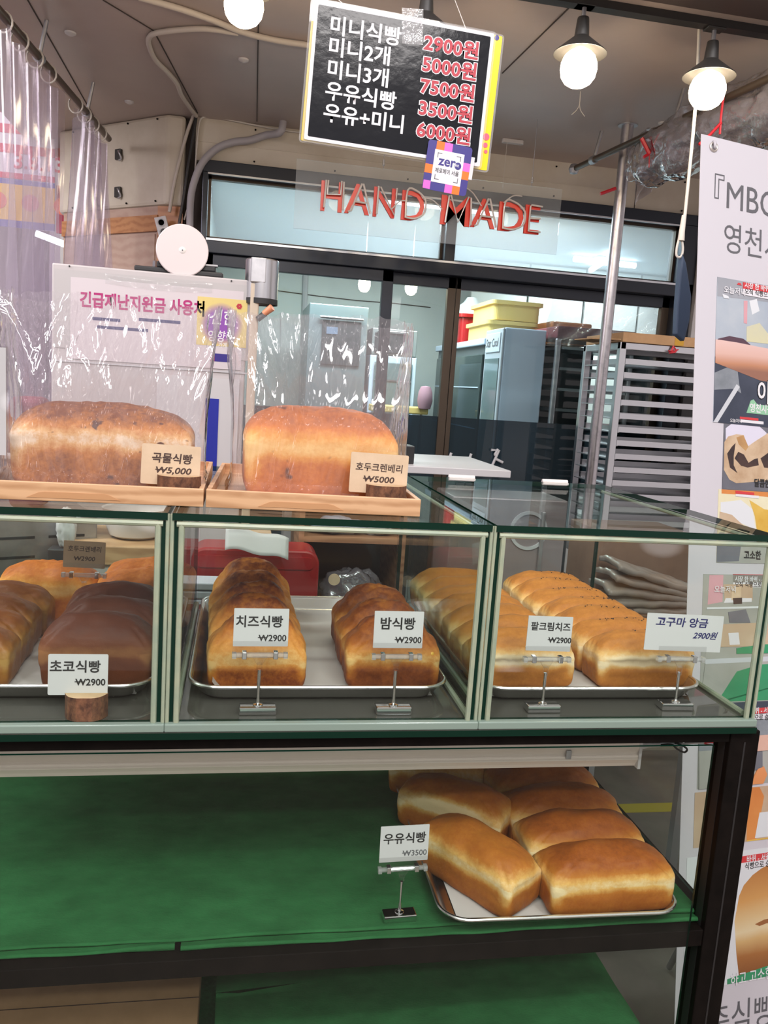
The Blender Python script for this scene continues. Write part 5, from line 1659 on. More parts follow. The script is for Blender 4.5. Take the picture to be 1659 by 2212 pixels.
# stand behind it
G().tube([XS @ Vector((0.31, 0.0, -0.02)), XS @ Vector((0.31, Hb, -0.012))], 0.008, 10).build('stand_pole', 'alu_dull', t, True, smooth=True)
G().tube([XS @ Vector((0.02, 0.0, -0.012)), XS @ Vector((0.60, 0.0, -0.012))], 0.012, 10).build('stand_foot', 'alu_dull', t, True, smooth=True)
q = XS @ Vector((0.31, 0.75, -0.02))
G().tube([q, Vector((q.x - 0.05, q.y + 0.26, 0.008))], 0.008, 10).build('stand_leg', 'alu_dull', t, True, smooth=True)
G().tube([XS @ Vector((0.31, Hb * 0.97, -0.012)), XS @ Vector((0.022, Hb - 0.02, -0.005))], 0.004, 8).build('stand_arm', 'black_plastic', t, True, smooth=True)
c = px(XS, (1541, 318))[0]
m = XS @ Matrix.Translation((*c, 0.001))
G().tube([m @ Vector((0.0085 * math.cos(a), 0.0085 * math.sin(a), 0)) for a in [2 * pi * j / 20 for j in range(20)]], 0.0026, 8, closed=True).build('eyelet', M('eyelet_steel', (0.60, 0.55, 0.50), 0.35, metal=0.8), t, True, smooth=True)
G().tube(curve([m @ Vector(v) for v in ((-0.001, 0.012, 0.0), (-0.001, 0.008, 0.004), (0.0, -0.001, 0.004), (0.003, -0.004, -0.001))]), 0.0032, 8).build('hook', 'pipe_grey', t, True, smooth=True)


def btxt(s, u, v, u2, v2, em, mat, bold=0.0, z=0.0006, parent=None, sx=None):
    """banner lettering from its lower left corner, em in photo pixels along the banner"""
    a, b = px(XS, (u, v), (u2, v2))
    k = math.hypot(b[0] - a[0], b[1] - a[1]) / math.hypot(u2 - u, v2 - v)
    return txt(s, em * k, mat, parent or t, XS @ Matrix.Translation((a[0], a[1], z)), bold, sx=sx or 1.0, world=True)


btxt('『MBC 오늘저녁', 1508, 436, 1640, 460, 66, 'ink_grey', 0.0, sx=0.86)
btxt('영천시장', 1560, 538, 1640, 550, 56, 'ink_grey', 0.0, sx=0.88)
btxt('춘식빵(영천', 1527, 2239, 1659, 2216, 62, 'ink_grey', 0.0, sx=0.86)


def pal(name, c, c2=None, sc=14, **kw):
    if name not in MATS:
        M(name, c, 0.45, c2=c2, sc=sc, **kw)
    return name


def photo(label, tlp, blp, w, patches, base):
    """one printed photo: a flat print with its shapes in the same sheet"""
    a, b = px(XS, tlp, blp)
    mats = [base]
    g = G().box(min(a[0], b[0]), min(a[0], b[0]) + w, b[1], a[1], 0.0002, 0.0008, X=XS)
    z = 0.0008
    for m, pts in patches:
        if m not in mats:
            mats.append(m)
        x0 = min(a[0], b[0])
        q = [(x0 + w if p[0] >= 1700 else x, y) for (x, y), p in zip(px(XS, *pts), pts)]
        q = [(min(max(x, x0), x0 + w), min(max(y, b[1]), a[1])) for x, y in q]
        z += 0.00012
        g.prism(q, 0.0006, z, XS, mats.index(m))
    return g.build('photo_print', mats, t, True), z


pal('print_sky', (0.27, 0.33, 0.41), (0.40, 0.44, 0.48), 6)
pal('print_steel_pale', (0.30, 0.31, 0.34), (0.24, 0.26, 0.29), 8)


def pgrad(name, ptop, pbot, stops, wob=0.10, sc=12):
    """printed colour running down a picture between two points of the banner"""
    a, b = (XS @ Vector((*onplane(XS, *p), 0)) for p in (ptop, pbot))
    k = Nodes(name)
    v = k.coords()
    s_ = k.new('SeparateXYZ')
    k.ln(v, s_.inputs[0])
    n_ = k.new('TexNoise', Scale=sc, Detail=4.0)
    k.ln(v, n_.inputs['Vector'])
    f = k.math('MULTIPLY', k.math('SUBTRACT', s_.outputs[2], a.z), 1 / (b.z - a.z))
    f = k.math('ADD', f, k.math('MULTIPLY', k.math('SUBTRACT', n_.outputs[0], 0.5), wob * 2))
    k.ln(k.ramp(f, stops), k.p.inputs['Base Color'])
    k.p.inputs['Roughness'].default_value = 0.45
    MATS[name] = k.m


pgrad('print_arm', (1600, 740), (1600, 800), [(0.0, (0.64, 0.44, 0.40)), (0.45, (0.60, 0.38, 0.32)), (0.8, (0.44, 0.20, 0.11)), (1.0, (0.26, 0.12, 0.08))], 0.05, 6)
pgrad('print_loaf_run', (1640, 1875), (1600, 2110), [(0.0, (0.42, 0.17, 0.045)), (0.28, (0.56, 0.29, 0.09)), (0.46, (0.62, 0.44, 0.22)), (0.58, (0.66, 0.54, 0.33)), (0.66, (0.56, 0.36, 0.15)), (0.8, (0.33, 0.13, 0.035)), (1.0, (0.20, 0.07, 0.02))], 0.05, 10)
pgrad('print_orange_run', (1640, 1655), (1640, 1760), [(0.0, (0.66, 0.26, 0.10)), (0.6, (0.60, 0.22, 0.06)), (1.0, (0.62, 0.36, 0.14))], 0.06, 10)
pal('print_navy', (0.030, 0.038, 0.060), (0.05, 0.06, 0.09), 12)
pal('print_steel', (0.25, 0.27, 0.30), (0.16, 0.18, 0.20), 20)
pal('print_bar', (0.50, 0.52, 0.55))
pal('print_skin', (0.66, 0.42, 0.34), (0.60, 0.36, 0.28), 5)
pal('print_skin_warm', (0.50, 0.25, 0.16), (0.45, 0.21, 0.13), 5)
pal('print_maroon', (0.08, 0.04, 0.06))
pal('print_yellow', (0.56, 0.53, 0.32), (0.48, 0.48, 0.40), 9)
pal('print_pale', (0.62, 0.64, 0.66))
pal('print_red', (0.55, 0.04, 0.045))
pal('print_green', (0.24, 0.48, 0.30))
pal('print_crumb', (0.58, 0.44, 0.30), (0.40, 0.26, 0.15), 16)
pal('print_crust', (0.46, 0.27, 0.11), (0.30, 0.15, 0.06), 18)
pal('print_bean', (0.03, 0.018, 0.018), (0.08, 0.04, 0.03), 18)
pal('print_lilac', (0.60, 0.58, 0.68))
pal('print_grey', (0.15, 0.155, 0.18), (0.10, 0.10, 0.12), 8)
pal('print_cream', (0.70, 0.67, 0.48), (0.62, 0.56, 0.36), 6)
pal('print_gold', (0.56, 0.33, 0.04), (0.70, 0.50, 0.12), 9)
pal('print_loaf', (0.52, 0.24, 0.06), (0.62, 0.35, 0.12), 9)
pal('print_loaf_pale', (0.66, 0.52, 0.30), (0.60, 0.42, 0.20), 12)
pal('print_loaf_dark', (0.25, 0.09, 0.03), (0.32, 0.13, 0.04), 9)
pal('print_case', (0.36, 0.36, 0.33), (0.28, 0.29, 0.26), 10)
pal('print_orange', (0.62, 0.24, 0.06), (0.55, 0.18, 0.04), 8)
pal('print_pink', (0.62, 0.33, 0.38), (0.55, 0.28, 0.3), 10)
pal('print_felt', (0.03, 0.27, 0.12), (0.04, 0.22, 0.10), 10)
pal('print_tan', (0.50, 0.38, 0.26), (0.44, 0.30, 0.2), 10)
WP = 0.50
# arm over a pan
_, z = photo('', (1549, 598), (1541, 912), WP, [
    ('print_steel_pale', ((1549, 598), (1720, 622), (1720, 650), (1549, 640))),
    ('print_pale', ((1618, 650), (1634, 646), (1640, 672), (1624, 680))),
    ('print_pink', ((1606, 650), (1614, 650), (1613, 700), (1606, 698))),
    ('print_yellow', ((1612, 706), (1640, 698), (1659, 722), (1700, 730), (1700, 740), (1612, 738))),
    ('print_maroon', ((1550, 732), (1575, 726), (1605, 732), (1620, 745), (1620, 780), (1550, 770))),
    ('print_navy', ((1540, 770), (1720, 790), (1720, 960), (1540, 920))),
    ('print_steel', ((1541, 805), (1590, 785), (1596, 832), (1600, 850), (1585, 840), (1541, 842))),
    ('print_bar', ((1590, 830), (1597, 836), (1549, 914), (1538, 914))),
    ('print_arm', ((1544, 733), (1590, 740), (1640, 750), (1720, 775), (1720, 850), (1640, 822), (1590, 802), (1544, 784))),
    ('print_pale', ((1559, 635), (1572, 640), (1574, 646), (1562, 644))),
    ('print_red', ((1591, 615), (1594, 611), (1598, 612), (1601, 617))),
    ('print_red', ((1604, 610), (1720, 626), (1720, 645), (1604, 624))),
    ('sign_white', ((1604, 624), (1720, 642), (1720, 662), (1604, 637))),
    ('print_green', ((1611, 892), (1620, 866), (1626, 863), (1634, 874), (1720, 884), (1720, 905))),
], 'print_sky')
btxt('오늘저녁', 1561, 631, 1601, 634, 13, 'ink_white', 0.01, z + 0.0004)
btxt('시장 한 바퀴 - 서울', 1606, 621, 1659, 628, 11, 'ink_white', 0.02, z + 0.0004, sx=0.95)
btxt('오직 식빵으로 승부한다', 1606, 634, 1659, 642, 11, 'ink_black', 0.01, z + 0.0004, sx=0.95)
btxt('이정', 1632, 866, 1659, 870, 42, 'ink_black', 0.05, z + 0.0003, sx=0.8)
btxt('이정', 1632, 866, 1659, 870, 42, 'ink_white', 0.02, z + 0.0005, sx=0.8)
btxt('영천시장', 1617, 888, 1659, 893, 16, 'ink_white', 0.02, z + 0.0004, sx=0.85)
# torn bread with bean filling
_, z = photo('', (1569, 895), (1559, 1056), WP, [
    ('print_lilac', ((1567, 925), (1590, 908), (1630, 912), (1655, 935), (1659, 990), (1567, 990))),
    ('print_crumb', ((1564, 955), (1572, 943), (1590, 938), (1606, 940), (1614, 965), (1628, 955), (1659, 935), (1720, 935), (1720, 1035), (1640, 1040), (1590, 1044), (1575, 1036), (1563, 1015))),
    ('print_crust', ((1590, 945), (1605, 940), (1616, 965), (1610, 974), (1595, 960))),
    ('print_bean', ((1570, 980), (1580, 965), (1588, 957), (1584, 985), (1584, 1005), (1592, 1022), (1576, 1010))),
    ('print_bean', ((1586, 990), (1594, 976), (1606, 982), (1616, 1000), (1628, 992), (1636, 990), (1638, 1005), (1614, 1010), (1600, 1006))),
    ('print_bean', ((1642, 990), (1659, 978), (1720, 980), (1720, 1018), (1650, 1010))),
    ('print_grey', ((1560, 1030), (1580, 1046), (1640, 1040), (1720, 1040), (1720, 1070), (1558, 1060))),
    ('print_red', ((1597, 900), (1637, 904), (1637, 909), (1597, 905))),
    ('sign_white', ((1598, 906), (1648, 911), (1648, 917), (1598, 912))),
], 'print_grey')
btxt('오늘저녁', 1575, 911, 1597, 913, 7, 'ink_white', 0.01, z + 0.0004)
btxt('달콤한', 1627, 1050, 1659, 1050, 15, 'ink_black', 0.03, z + 0.0004, sx=0.85)
# cream bread
_, z = photo('', (1559, 1057), (1547, 1215), WP, [
    ('print_orange', ((1558, 1056), (1720, 1062), (1720, 1085), (1640, 1072), (1558, 1066))),
    ('print_pale', ((1556, 1085), (1600, 1080), (1625, 1100), (1632, 1145), (1556, 1110))),
    ('print_gold', ((1618, 1080), (1650, 1100), (1720, 1130), (1720, 1160), (1635, 1150), (1630, 1115))),
    ('print_tan', ((1554, 1105), (1580, 1112), (1605, 1135), (1552, 1140))),
    ('print_case', ((1552, 1150), (1720, 1160), (1720, 1235), (1546, 1225))),
    ('print_grey', ((1548, 1172), (1600, 1176), (1595, 1212), (1546, 1214))),
    ('print_red', ((1588, 1060), (1628, 1064), (1628, 1070), (1588, 1066))),
    ('sign_white', ((1588, 1067), (1638, 1071), (1638, 1077), (1588, 1072))),
], 'print_cream')
btxt('고소한', 1605, 1206, 1640, 1204, 16, 'ink_black', 0.03, z + 0.0004, sx=0.85)
# shop counter
_, z = photo('', (1526, 1240), (1505, 1705), WP, [
    ('print_pink', ((1532, 1242), (1562, 1242), (1560, 1300), (1528, 1306))),
    ('print_tan', ((1562, 1262), (1625, 1262), (1625, 1296), (1565, 1300))),
    ('sign_white', ((1567, 1292), (1623, 1292), (1623, 1300), (1563, 1302))),
    ('kraft_card', ((1580, 1268), (1600, 1268), (1600, 1296), (1579, 1296))),
    ('print_bean', ((1582, 1292), (1602, 1291), (1602, 1304), (1584, 1305))),
    ('print_pale', ((1526, 1312), (1720, 1303), (1720, 1308), (1526, 1316))),
    ('print_grey', ((1572, 1322), (1610, 1316), (1620, 1345), (1575, 1345))),
    ('print_tan', ((1527, 1350), (1720, 1335), (1720, 1395), (1522, 1398))),
    ('sign_white', ((1572, 1367), (1594, 1366), (1597, 1392), (1575, 1393))),
    ('print_felt', ((1590, 1400), (1640, 1392), (1720, 1385), (1720, 1410), (1590, 1412))),
    ('print_bar', ((1522, 1424), (1720, 1412), (1720, 1422), (1522, 1434))),
    ('print_case', ((1522, 1434), (1720, 1422), (1720, 1520), (1510, 1525))),
    ('print_felt', ((1545, 1520), (1590, 1450), (1640, 1435), (1720, 1428), (1720, 1512), (1545, 1516))),
    ('print_navy', ((1512, 1520), (1720, 1512), (1720, 1560), (1508, 1560))),
    ('print_red', ((1619, 1530), (1720, 1520), (1720, 1534), (1619, 1542))),
    ('sign_white', ((1618, 1543), (1720, 1535), (1720, 1550), (1618, 1556))),
    ('print_steel', ((1508, 1558), (1720, 1552), (1720, 1612), (1508, 1622))),
    ('print_skin', ((1636, 1588), (1720, 1578), (1720, 1610), (1634, 1622))),
    ('print_grey', ((1620, 1625), (1645, 1622), (1645, 1660), (1620, 1665))),
    ('print_case', ((1508, 1622), (1622, 1615), (1622, 1690), (1508, 1710))),
    ('print_orange_run', ((1618, 1720), (1635, 1660), (1648, 1655), (1655, 1672), (1645, 1740), (1616, 1760))),
], 'print_case')
btxt('오늘저녁', 1540, 1278, 1580, 1276, 13, 'ink_white', 0.01, z + 0.0004)
_, z2 = photo('', (1583, 1240), (1583, 1268), WP * 0.8, [('sign_white', ((1583, 1258), (1720, 1254), (1720, 1270), (1583, 1270)))], 'print_red')
btxt('시장 한 바퀴 - 서울', 1586, 1255, 1659, 1253, 10, 'ink_white', 0.02, 0.0016, sx=0.95)
btxt('오직 식빵으로 승부한다', 1586, 1267, 1659, 1265, 10.5, 'ink_black', 0.01, 0.0016, sx=0.95)
btxt('한 바퀴 - 서울 영천시장', 1606, 1541, 1659, 1536, 11.5, 'ink_white', 0.02, z + 0.0004, sx=0.9)
btxt('식빵으로 승부한다', 1608, 1556, 1659, 1551, 11.5, 'ink_black', 0.01, z + 0.0004, sx=0.9)
# bread photo with the orange loaf, lower one
_, z = photo('', (1503, 1712), (1497, 1832), WP, [
    ('print_orange', ((1614, 1700), (1640, 1700), (1650, 1720), (1632, 1815), (1612, 1818))),
    ('print_pale', ((1640, 1755), (1720, 1745), (1720, 1800), (1630, 1810))),
    ('print_gold', ((1612, 1815), (1720, 1800), (1720, 1835), (1612, 1835))),
], 'print_tan')
_, z = photo('', (1493, 1852), (1475, 2145), WP, [
    ('print_loaf_run', ((1596, 1935), (1606, 1912), (1625, 1890), (1645, 1875), (1659, 1868), (1720, 1850), (1720, 2120), (1659, 2085), (1630, 2100), (1596, 2112), (1590, 2060), (1586, 1990))),
    ('print_loaf_dark', ((1630, 1996), (1650, 1986), (1720, 1965), (1720, 1978), (1655, 1994), (1640, 2000))),
    ('print_felt', ((1570, 2115), (1659, 2085), (1720, 2070), (1720, 2095), (1570, 2135))),
    ('print_red', ((1600, 1850), (1720, 1828), (1720, 1842), (1600, 1864))),
    ('sign_white', ((1600, 1864), (1720, 1842), (1720, 1856), (1600, 1878))),
], 'print_pale')
btxt('바퀴 - 서울 영천시장', 1611, 1862, 1659, 1851, 13, 'ink_white', 0.02, z + 0.0004, sx=0.9)
btxt('식빵으로 승부한다', 1607, 1877, 1659, 1865, 13, 'ink_black', 0.01, z + 0.0004, sx=0.9)
btxt('하고 고소한 버터', 1576, 2128, 1659, 2098, 25, 'ink_white', 0.01, z + 0.0004, sx=0.8)

# ------------------------------------------------------------------ work table and what stands on it behind the cases
WZ = 0.86
t = T('work_table', 'dark work table behind the glass cases', 'table', (0.15, 1.15, 0))
G().box(-0.66, 0.88, 0.72, 1.55, WZ - 0.03, WZ).build('table_top', M('table_dark', (0.06, 0.045, 0.04), 0.5), t, True, bevel=0.003)
for x in (-0.64, 0.82):
    for y in (0.74, 1.49):
        G().box(x, x + 0.04, y, y + 0.04, 0, WZ - 0.03).build('leg', 'black_metal', t, True)
G().box(-0.60, 0.82, 0.76, 0.78, 0.15, WZ - 0.03).build('front_panel', 'grey_paint', t, True)
# tall white cabinet with notices
YC = 1.12
ka, kb = at(112, 567, Y=YC), at(537, 606, Y=YC)
t = T('notice_cabinet', 'pale grey cabinet with taped notices behind the bagged grain loaf', 'cabinet', (-0.2, YC + 0.1, WZ))
G().box(ka.x, kb.x, YC, YC + 0.25, WZ, ka.z).build('body', M('cabinet_white', (0.46, 0.43, 0.43), 0.45), t, True, bevel=0.004)
XK = frontal(0, YC - 0.001, 0)
def krect(name, u0, v0, u1, v1, mat, z=0.0006, parent=None):
    a, b = px(XK, (u0, v0), (u1, v1))
    return G().box(a[0], b[0], b[1], a[1], 0, z, X=XK).build(name, mat, parent or t, True)
krect('upper_panel', 118, 580, 538, 780, M('cabinet_panel', (0.43, 0.41, 0.41), 0.4), 0.0005)
krect('grey_band', 120, 780, 540, 806, 'grey_paint', 0.002)
krect('white_door', 340, 808, 510, 1010, 'white_paint', 0.008)
krect('blue_side', 445, 860, 468, 1010, 'blue_plastic', 0.009)
for u, v in ((150, 575), (500, 607)):
    q = px(XK, (u, v))[0]
    G().lathe([(0.0002, 0.0016), (0.0022, 0.0016), (0.0022, 0)], 10, XK @ Matrix.Translation((*q, 0))).build('screw', 'black_plastic', t, True)
pst = T('notice', 'white notice with magenta lettering taped to the grey cabinet', 'notice', (-0.2, YC - 0.002, 1.5))
a, b = px(XK, (153, 598), (520, 800))
G().box(a[0], b[0], b[1], a[1], 0.0008, 0.0012, X=XK).build('sheet', M('notice_paper', (0.55, 0.50, 0.52), 0.6), pst, True)
q = px(XK, (172, 659))[0]
txt('긴급재난지원금 사용처', 0.0415, 'ink_magenta', pst, XK @ Matrix.Translation((*q, 0.0016)), 0.034, sx=0.80, world=True)
for k, (u, v, ww) in enumerate(((200, 688, 60), (300, 690, 90), (210, 706, 110))):
    q = px(XK, (u, v), (u + ww, v))
    G().box(q[0][0], q[1][0], q[0][1] - 0.004, q[0][1] + 0.004, 0.0012, 0.0014, X=XK).build('print_line', 'ink_navy', pst, True)
q = px(XK, (455, 780), (500, 766))
G().box(q[0][0], q[1][0], q[0][1], q[1][1], 0.0012, 0.0016, X=XK).build('navy_stripe', 'pay_navy', pst, True)
q = px(XK, (455, 780), (464, 766))
G().box(q[0][0], q[1][0], q[0][1], q[1][1], 0.0012, 0.0018, X=XK).build('magenta_stripe', 'ink_magenta', pst, True)
a, b = px(XK, (228, 592), (458, 634))
def tp(u, v):
    return XK @ Vector((a[0] + (b[0] - a[0]) * u, a[1] - 0.012 - 0.006 * math.sin(3 * u) + (v - 0.5) * 0.024, 0.002 + 0.002 * noise.noise(Vector((u * 20, v * 4, 1)))))
G().grid(tp, 50, 6).build('tape', 'tape', pst, True, smooth='all')
st = T('sticker', 'yellow and purple sticker with white brush lettering and a red flower', 'sticker', (-0.02, YC - 0.003, 1.6))
a, b = px(XK, (427, 640), (531, 752))
k2 = Nodes('sticker_print')
v_ = k2.coords((1, 1, 1))
sp = k2.new('SeparateXYZ')
k2.ln(v_, sp.inputs[0])
nn = k2.new('TexNoise', Scale=14.0)
k2.ln(v_, nn.inputs['Vector'])
cxs, czs = (a[0] + b[0]) / 2, (a[1] + b[1]) / 2 - 0.006
dx = k2.math('MULTIPLY', k2.math('SUBTRACT', sp.outputs[0], cxs), 14.0)
dz_ = k2.math('MULTIPLY', k2.math('SUBTRACT', sp.outputs[2], czs), 14.0)
dd = k2.math('ADD', k2.math('ADD', k2.math('MULTIPLY', dx, dx), k2.math('MULTIPLY', dz_, dz_)), k2.math('MULTIPLY', nn.outputs[0], 0.25))
k2.ln(k2.ramp(dd, [(0.35, (0.22, 0.06, 0.34)), (0.75, (0.62, 0.50, 0.18))]), k2.p.inputs['Base Color'])
MATS['sticker_print'] = k2.m
G().box(a[0], b[0], b[1], a[1], 0.0012, 0.0016, X=XK).build('sheet', 'sticker_print', st, True)
for s, u, v, e in (('선한', 453, 697, 0.043), ('영향력', 447, 734, 0.031), ('가게', 470, 750, 0.016)):
    q = px(XK, (u, v))[0]
    txt(s, e, 'ink_white', st, XK @ Matrix.Translation((*q, 0.002)), 0.012, sx=0.82, shear=0.12, world=True)
q = px(XK, (517, 662))[0]
g = G()
for i in range(6):
    an = i * pi / 3
    g.lathe([(0.0002, 0.0022), (0.0034, 0.0022), (0.0034, 0.0016)], 10, XK @ Matrix.Translation((q[0] + 0.0042 * math.cos(an), q[1] + 0.0042 * math.sin(an), 0.0001 * i)))
g.build('printed_flower', 'ink_red', st, True)
# black trays and the white disc on the cabinet
KZ = ka.z + 0.0005
t = T('black_tray', 'flat black tray lying on the pale grey cabinet', 'tray', (-0.14, YC + 0.1, KZ))
x0, x1 = at(290, 580, Y=YC + 0.02).x, at(482, 600, Y=YC + 0.02).x
G().box(x0, x1, YC + 0.015, YC + 0.2, KZ, KZ + 0.014).build('tray_body', 'black_plastic', t, True, bevel=0.004)
G().box(x0 + 0.055, x1 - 0.02, YC + 0.025, YC + 0.19, KZ + 0.014, KZ + 0.031).build('upper_tray', 'black_plastic', t, True, bevel=0.004)
G().box(x1 - 0.085, x1 - 0.015, YC + 0.024, YC + 0.05, KZ + 0.029, KZ + 0.0335).build('grey_lip', 'grey_paint', t, True, bevel=0.001)
c = at(394, 541, Y=YC + 0.012)
dr = 0.0665
t = T('white_disc', 'round white disc standing upright against the black tray', 'disc', (c.x, c.y, c.z - dr))
X = Matrix.Translation((0, 0, dr)) @ frontal(0, 0, 0, 0.10, -0.06)
G().lathe([(0.0005, 0.003), (dr - 0.002, 0.003), (dr, 0.0015), (dr, -0.003), (0.0005, -0.003)], 56, X).build('plate', M('disc_white', (0.60, 0.53, 0.53), 0.5), t, smooth=30)
G().lathe([(0.0005, 0.0055), (0.003, 0.005), (0.0085, 0.0036), (0.009, 0.003)], 20, X).build('hub', 'hinge_clear', t, smooth=True)
G().lathe([(0.0003, 0.0065), (0.0018, 0.006), (0.0018, 0.005)], 10, X).build('screw', 'ink_grey', t, smooth=True)
# steel dispenser
YD = YC - 0.02
dx0, dx1, dx2 = at(541, 640, Y=YD).x, at(560, 640, Y=YD).x, at(578, 640, Y=YD).x
zt, zb2 = at(545, 555, Y=YD).z, at(545, 610, Y=YD).z
t = T('cup_dispenser', 'stainless hood on a beige column right of the notice cabinet', 'dispenser', (dx1, YD, WZ))
G().box(dx0, dx1, YD, YD + 0.06, WZ, zb2).build('column', M('column_beige', (0.52, 0.44, 0.34), 0.5), t, True, bevel=0.004)
G().box(dx0 - 0.002, dx2 - 0.006, YD - 0.004, YD + 0.08, zb2, zt).build('hood_side', 'alu_dull', t, True, bevel=0.003)
X = Matrix.Translation((dx2 - 0.016, YD + 0.04, 0))
hr = 0.044
zl = at(580, 655, Y=YD).z
G().lathe([(0.001, zt), (hr - 0.002, zt), (hr, zt - 0.003), (hr, zl), (hr - 0.002, zl), (hr - 0.002, zt - 0.004), (0.001, zt - 0.004)], 32, X).build('hood', 'alu', t, True, smooth=30)
G().lathe([(hr - 0.0015, zl - 0.002), (hr + 0.0008, zl - 0.002), (hr + 0.0008, zl + 0.012), (hr + 0.0002, zl + 0.012)], 32, X).build('rim', 'black_plastic', t, True, smooth=30)
G().tube([at(570, 678, Y=YD), at(588, 664, Y=YD - 0.01)], [0.008, 0.010], 10).build('orange_lever', M('lever_orange', (0.75, 0.30, 0.16), 0.4), t, True, smooth=True)
G().tube([at(556, 690, Y=YD), at(573, 677, Y=YD)], 0.008, 10).build('lever_arm', 'black_plastic', t, True, smooth=True)
# white side table
t = T('side_table', 'white-topped narrow table behind the right end of the cases', 'table', (0.42, 1.2, 0))
G().box(0.135, 0.738, 1.0, 1.42, 1.283, 1.303).build('table_top', 'white_paint', t, True, bevel=0.002)
for x in (0.145, 0.70):
    for y in (1.30, 1.39):
        G().box(x, x + 0.025, y, y + 0.025, WZ, 1.283).build('leg', 'grey_paint', t, True)
# wooden shelf unit
t = T('wooden_shelf', 'small open wooden shelf unit behind the middle glass case', 'shelf', (0.31, 1.1, WZ))
for x in (0.165, 0.437):
    G().box(x, x + 0.014, 0.96, 1.26, WZ, 1.24).build('side_panel', 'shelf_wood', t, True)
for z in (WZ, 1.095):
    G().box(0.179, 0.437, 0.96, 1.26, z, z + 0.014).build('shelf', 'shelf_wood', t, True)
G().box(0.179, 0.437, 1.25, 1.26, WZ, 1.24).build('back_panel', M('shelf_back', (0.06, 0.05, 0.03), 0.7), t, True)
def blob(name, label, cat, c, sx, sy, sz, mat, seed, amp=0.35):
    def f(u, v):
        a, b = 2 * pi * u, pi * (v - 0.5)
        d = Vector((math.cos(b) * math.cos(a), math.cos(b) * math.sin(a), math.sin(b)))
        k = 1 + amp * noise.noise(d * 1.8 + Vector((seed, 0, 0))) + amp * 0.5 * noise.noise(d * 5 + Vector((seed, 3, 0)))
        return Vector((c[0] + d.x * sx * k, c[1] + d.y * sy * k, max(c[2] - sz, c[2] + d.z * sz * k)))
    return tag(G().grid(f, 40, 24, wrap=True).build(name, mat, smooth='all'), label, cat)
blob('plastic_bag', 'pale blue crumpled plastic bag on the wooden shelf', 'bag', (0.27, 1.02, 1.109 + 0.022), 0.07, 0.04, 0.022, M('bag_blue', (0.45, 0.50, 0.62), 0.3), 4)
blob('newspaper_bundle', 'crumpled printed paper on the right of the wooden shelf', 'paper', (0.385, 1.02, 1.109 + 0.018), 0.04, 0.03, 0.018, M('news_grey', (0.55, 0.55, 0.55), 0.7, c2=(0.2, 0.2, 0.22), sc=60), 9)
blob('plastic_bag', 'clear plastic bag of goods at the bottom of the wooden shelf', 'bag', (0.32, 1.02, 0.874 + 0.07), 0.085, 0.05, 0.07, 'roll_vinyl', 14)
tag(G().lathe([(0.0005, 0.003), (0.0155, 0.003), (0.0155, 0), (0.0005, 0)], 24, frontal(0.262, 0.945, 1.0)).build('paper_label', 'kraft_card', smooth=30), 'round cream paper label hanging on the bag in the wooden shelf', 'label')
# red crate
t = T('red_crate', 'red plastic crate with a rounded handle opening behind the cheese loaves', 'crate', (0.06, 0.92, WZ))
o = G()
pts = rrect(0.31, 0.235, 0.035, 6)
XR = frontal(0.055, 0.84, WZ + 0.1185)
G().prism(pts, -0.115, 0.0, XR).build('body', 'red_plastic', t, True, bevel=0.006)
G().prism(rrect(0.075, 0.075, 0.02), 0.0, 0.001, XR @ Matrix.Translation((0.095, -0.055, 0))).build('handle_opening', 'kitchen_dark', t, True)
G().prism(rrect(0.28, 0.03, 0.012), 0.0, 0.004, XR @ Matrix.Translation((0, 0.085, 0))).build('rim', 'red_plastic', t, True)
t = T('paper_stack', 'stack of bluish white wrapping paper behind the cheese loaves', 'paper', (0.0, 0.76, WZ))
for k in range(9):
    rr = random.Random(k)
    G().box(-0.13 + rr.uniform(-0.01, 0.01), 0.10 + rr.uniform(-0.01, 0.01), 0.725, 0.80, WZ + 0.02 * k, WZ + 0.02 * k + 0.017).build('paper_layer', M('wrap_paper', (0.60, 0.66, 0.74), 0.5) if k == 0 else 'wrap_paper', t, True, bevel=0.003)
o = G().grid(lambda u, v: Vector((-0.02 + 0.15 * u, 0.80 + 0.02 * v, 1.10 + 0.05 * v - 0.022 * u * u + 0.004 * math.sin(9 * u))), 16, 6).build('paper_sheet', 'white_paper', smooth='all', solid=0.001)
tag(o, 'white paper sheet lying over the red crate', 'paper')
t = T('wooden_box', 'small wooden box behind the white paper sheet', 'box', (0.05, 0.9, 1.097))
G().box(-0.02, 0.09, 0.85, 0.95, 1.097, 1.135).build('box_body', 'board_wood', t, True, bevel=0.002)
# cutting board and bowl
t = T('cutting_board', 'thick wooden cutting board behind the walnut loaves', 'board', (-0.25, 0.95, 1.06))
G().box(-0.37, -0.15, 0.78, 1.05, 1.06, 1.105).build('slab', 'board_wood', t, True, bevel=0.003)
t = T('white_carton', 'white carton supporting the cutting board', 'carton', (-0.25, 0.9, WZ))
G().box(-0.36, -0.16, 0.79, 1.04, WZ, 1.0595).build('carton_body', 'white_paper', t, True, bevel=0.003)
t = T('bowl', 'white plastic bowl on the wooden cutting board', 'bowl', (-0.235, 0.90, 1.1055))
G().lathe([(0.001, 0.0), (0.045, 0.0), (0.062, 0.008), (0.071, 0.03), (0.076, 0.07), (0.08, 0.073), (0.078, 0.07), (0.069, 0.03), (0.058, 0.012), (0.001, 0.006)], 40).build('bowl_body', 'white_plastic', t, smooth=True)
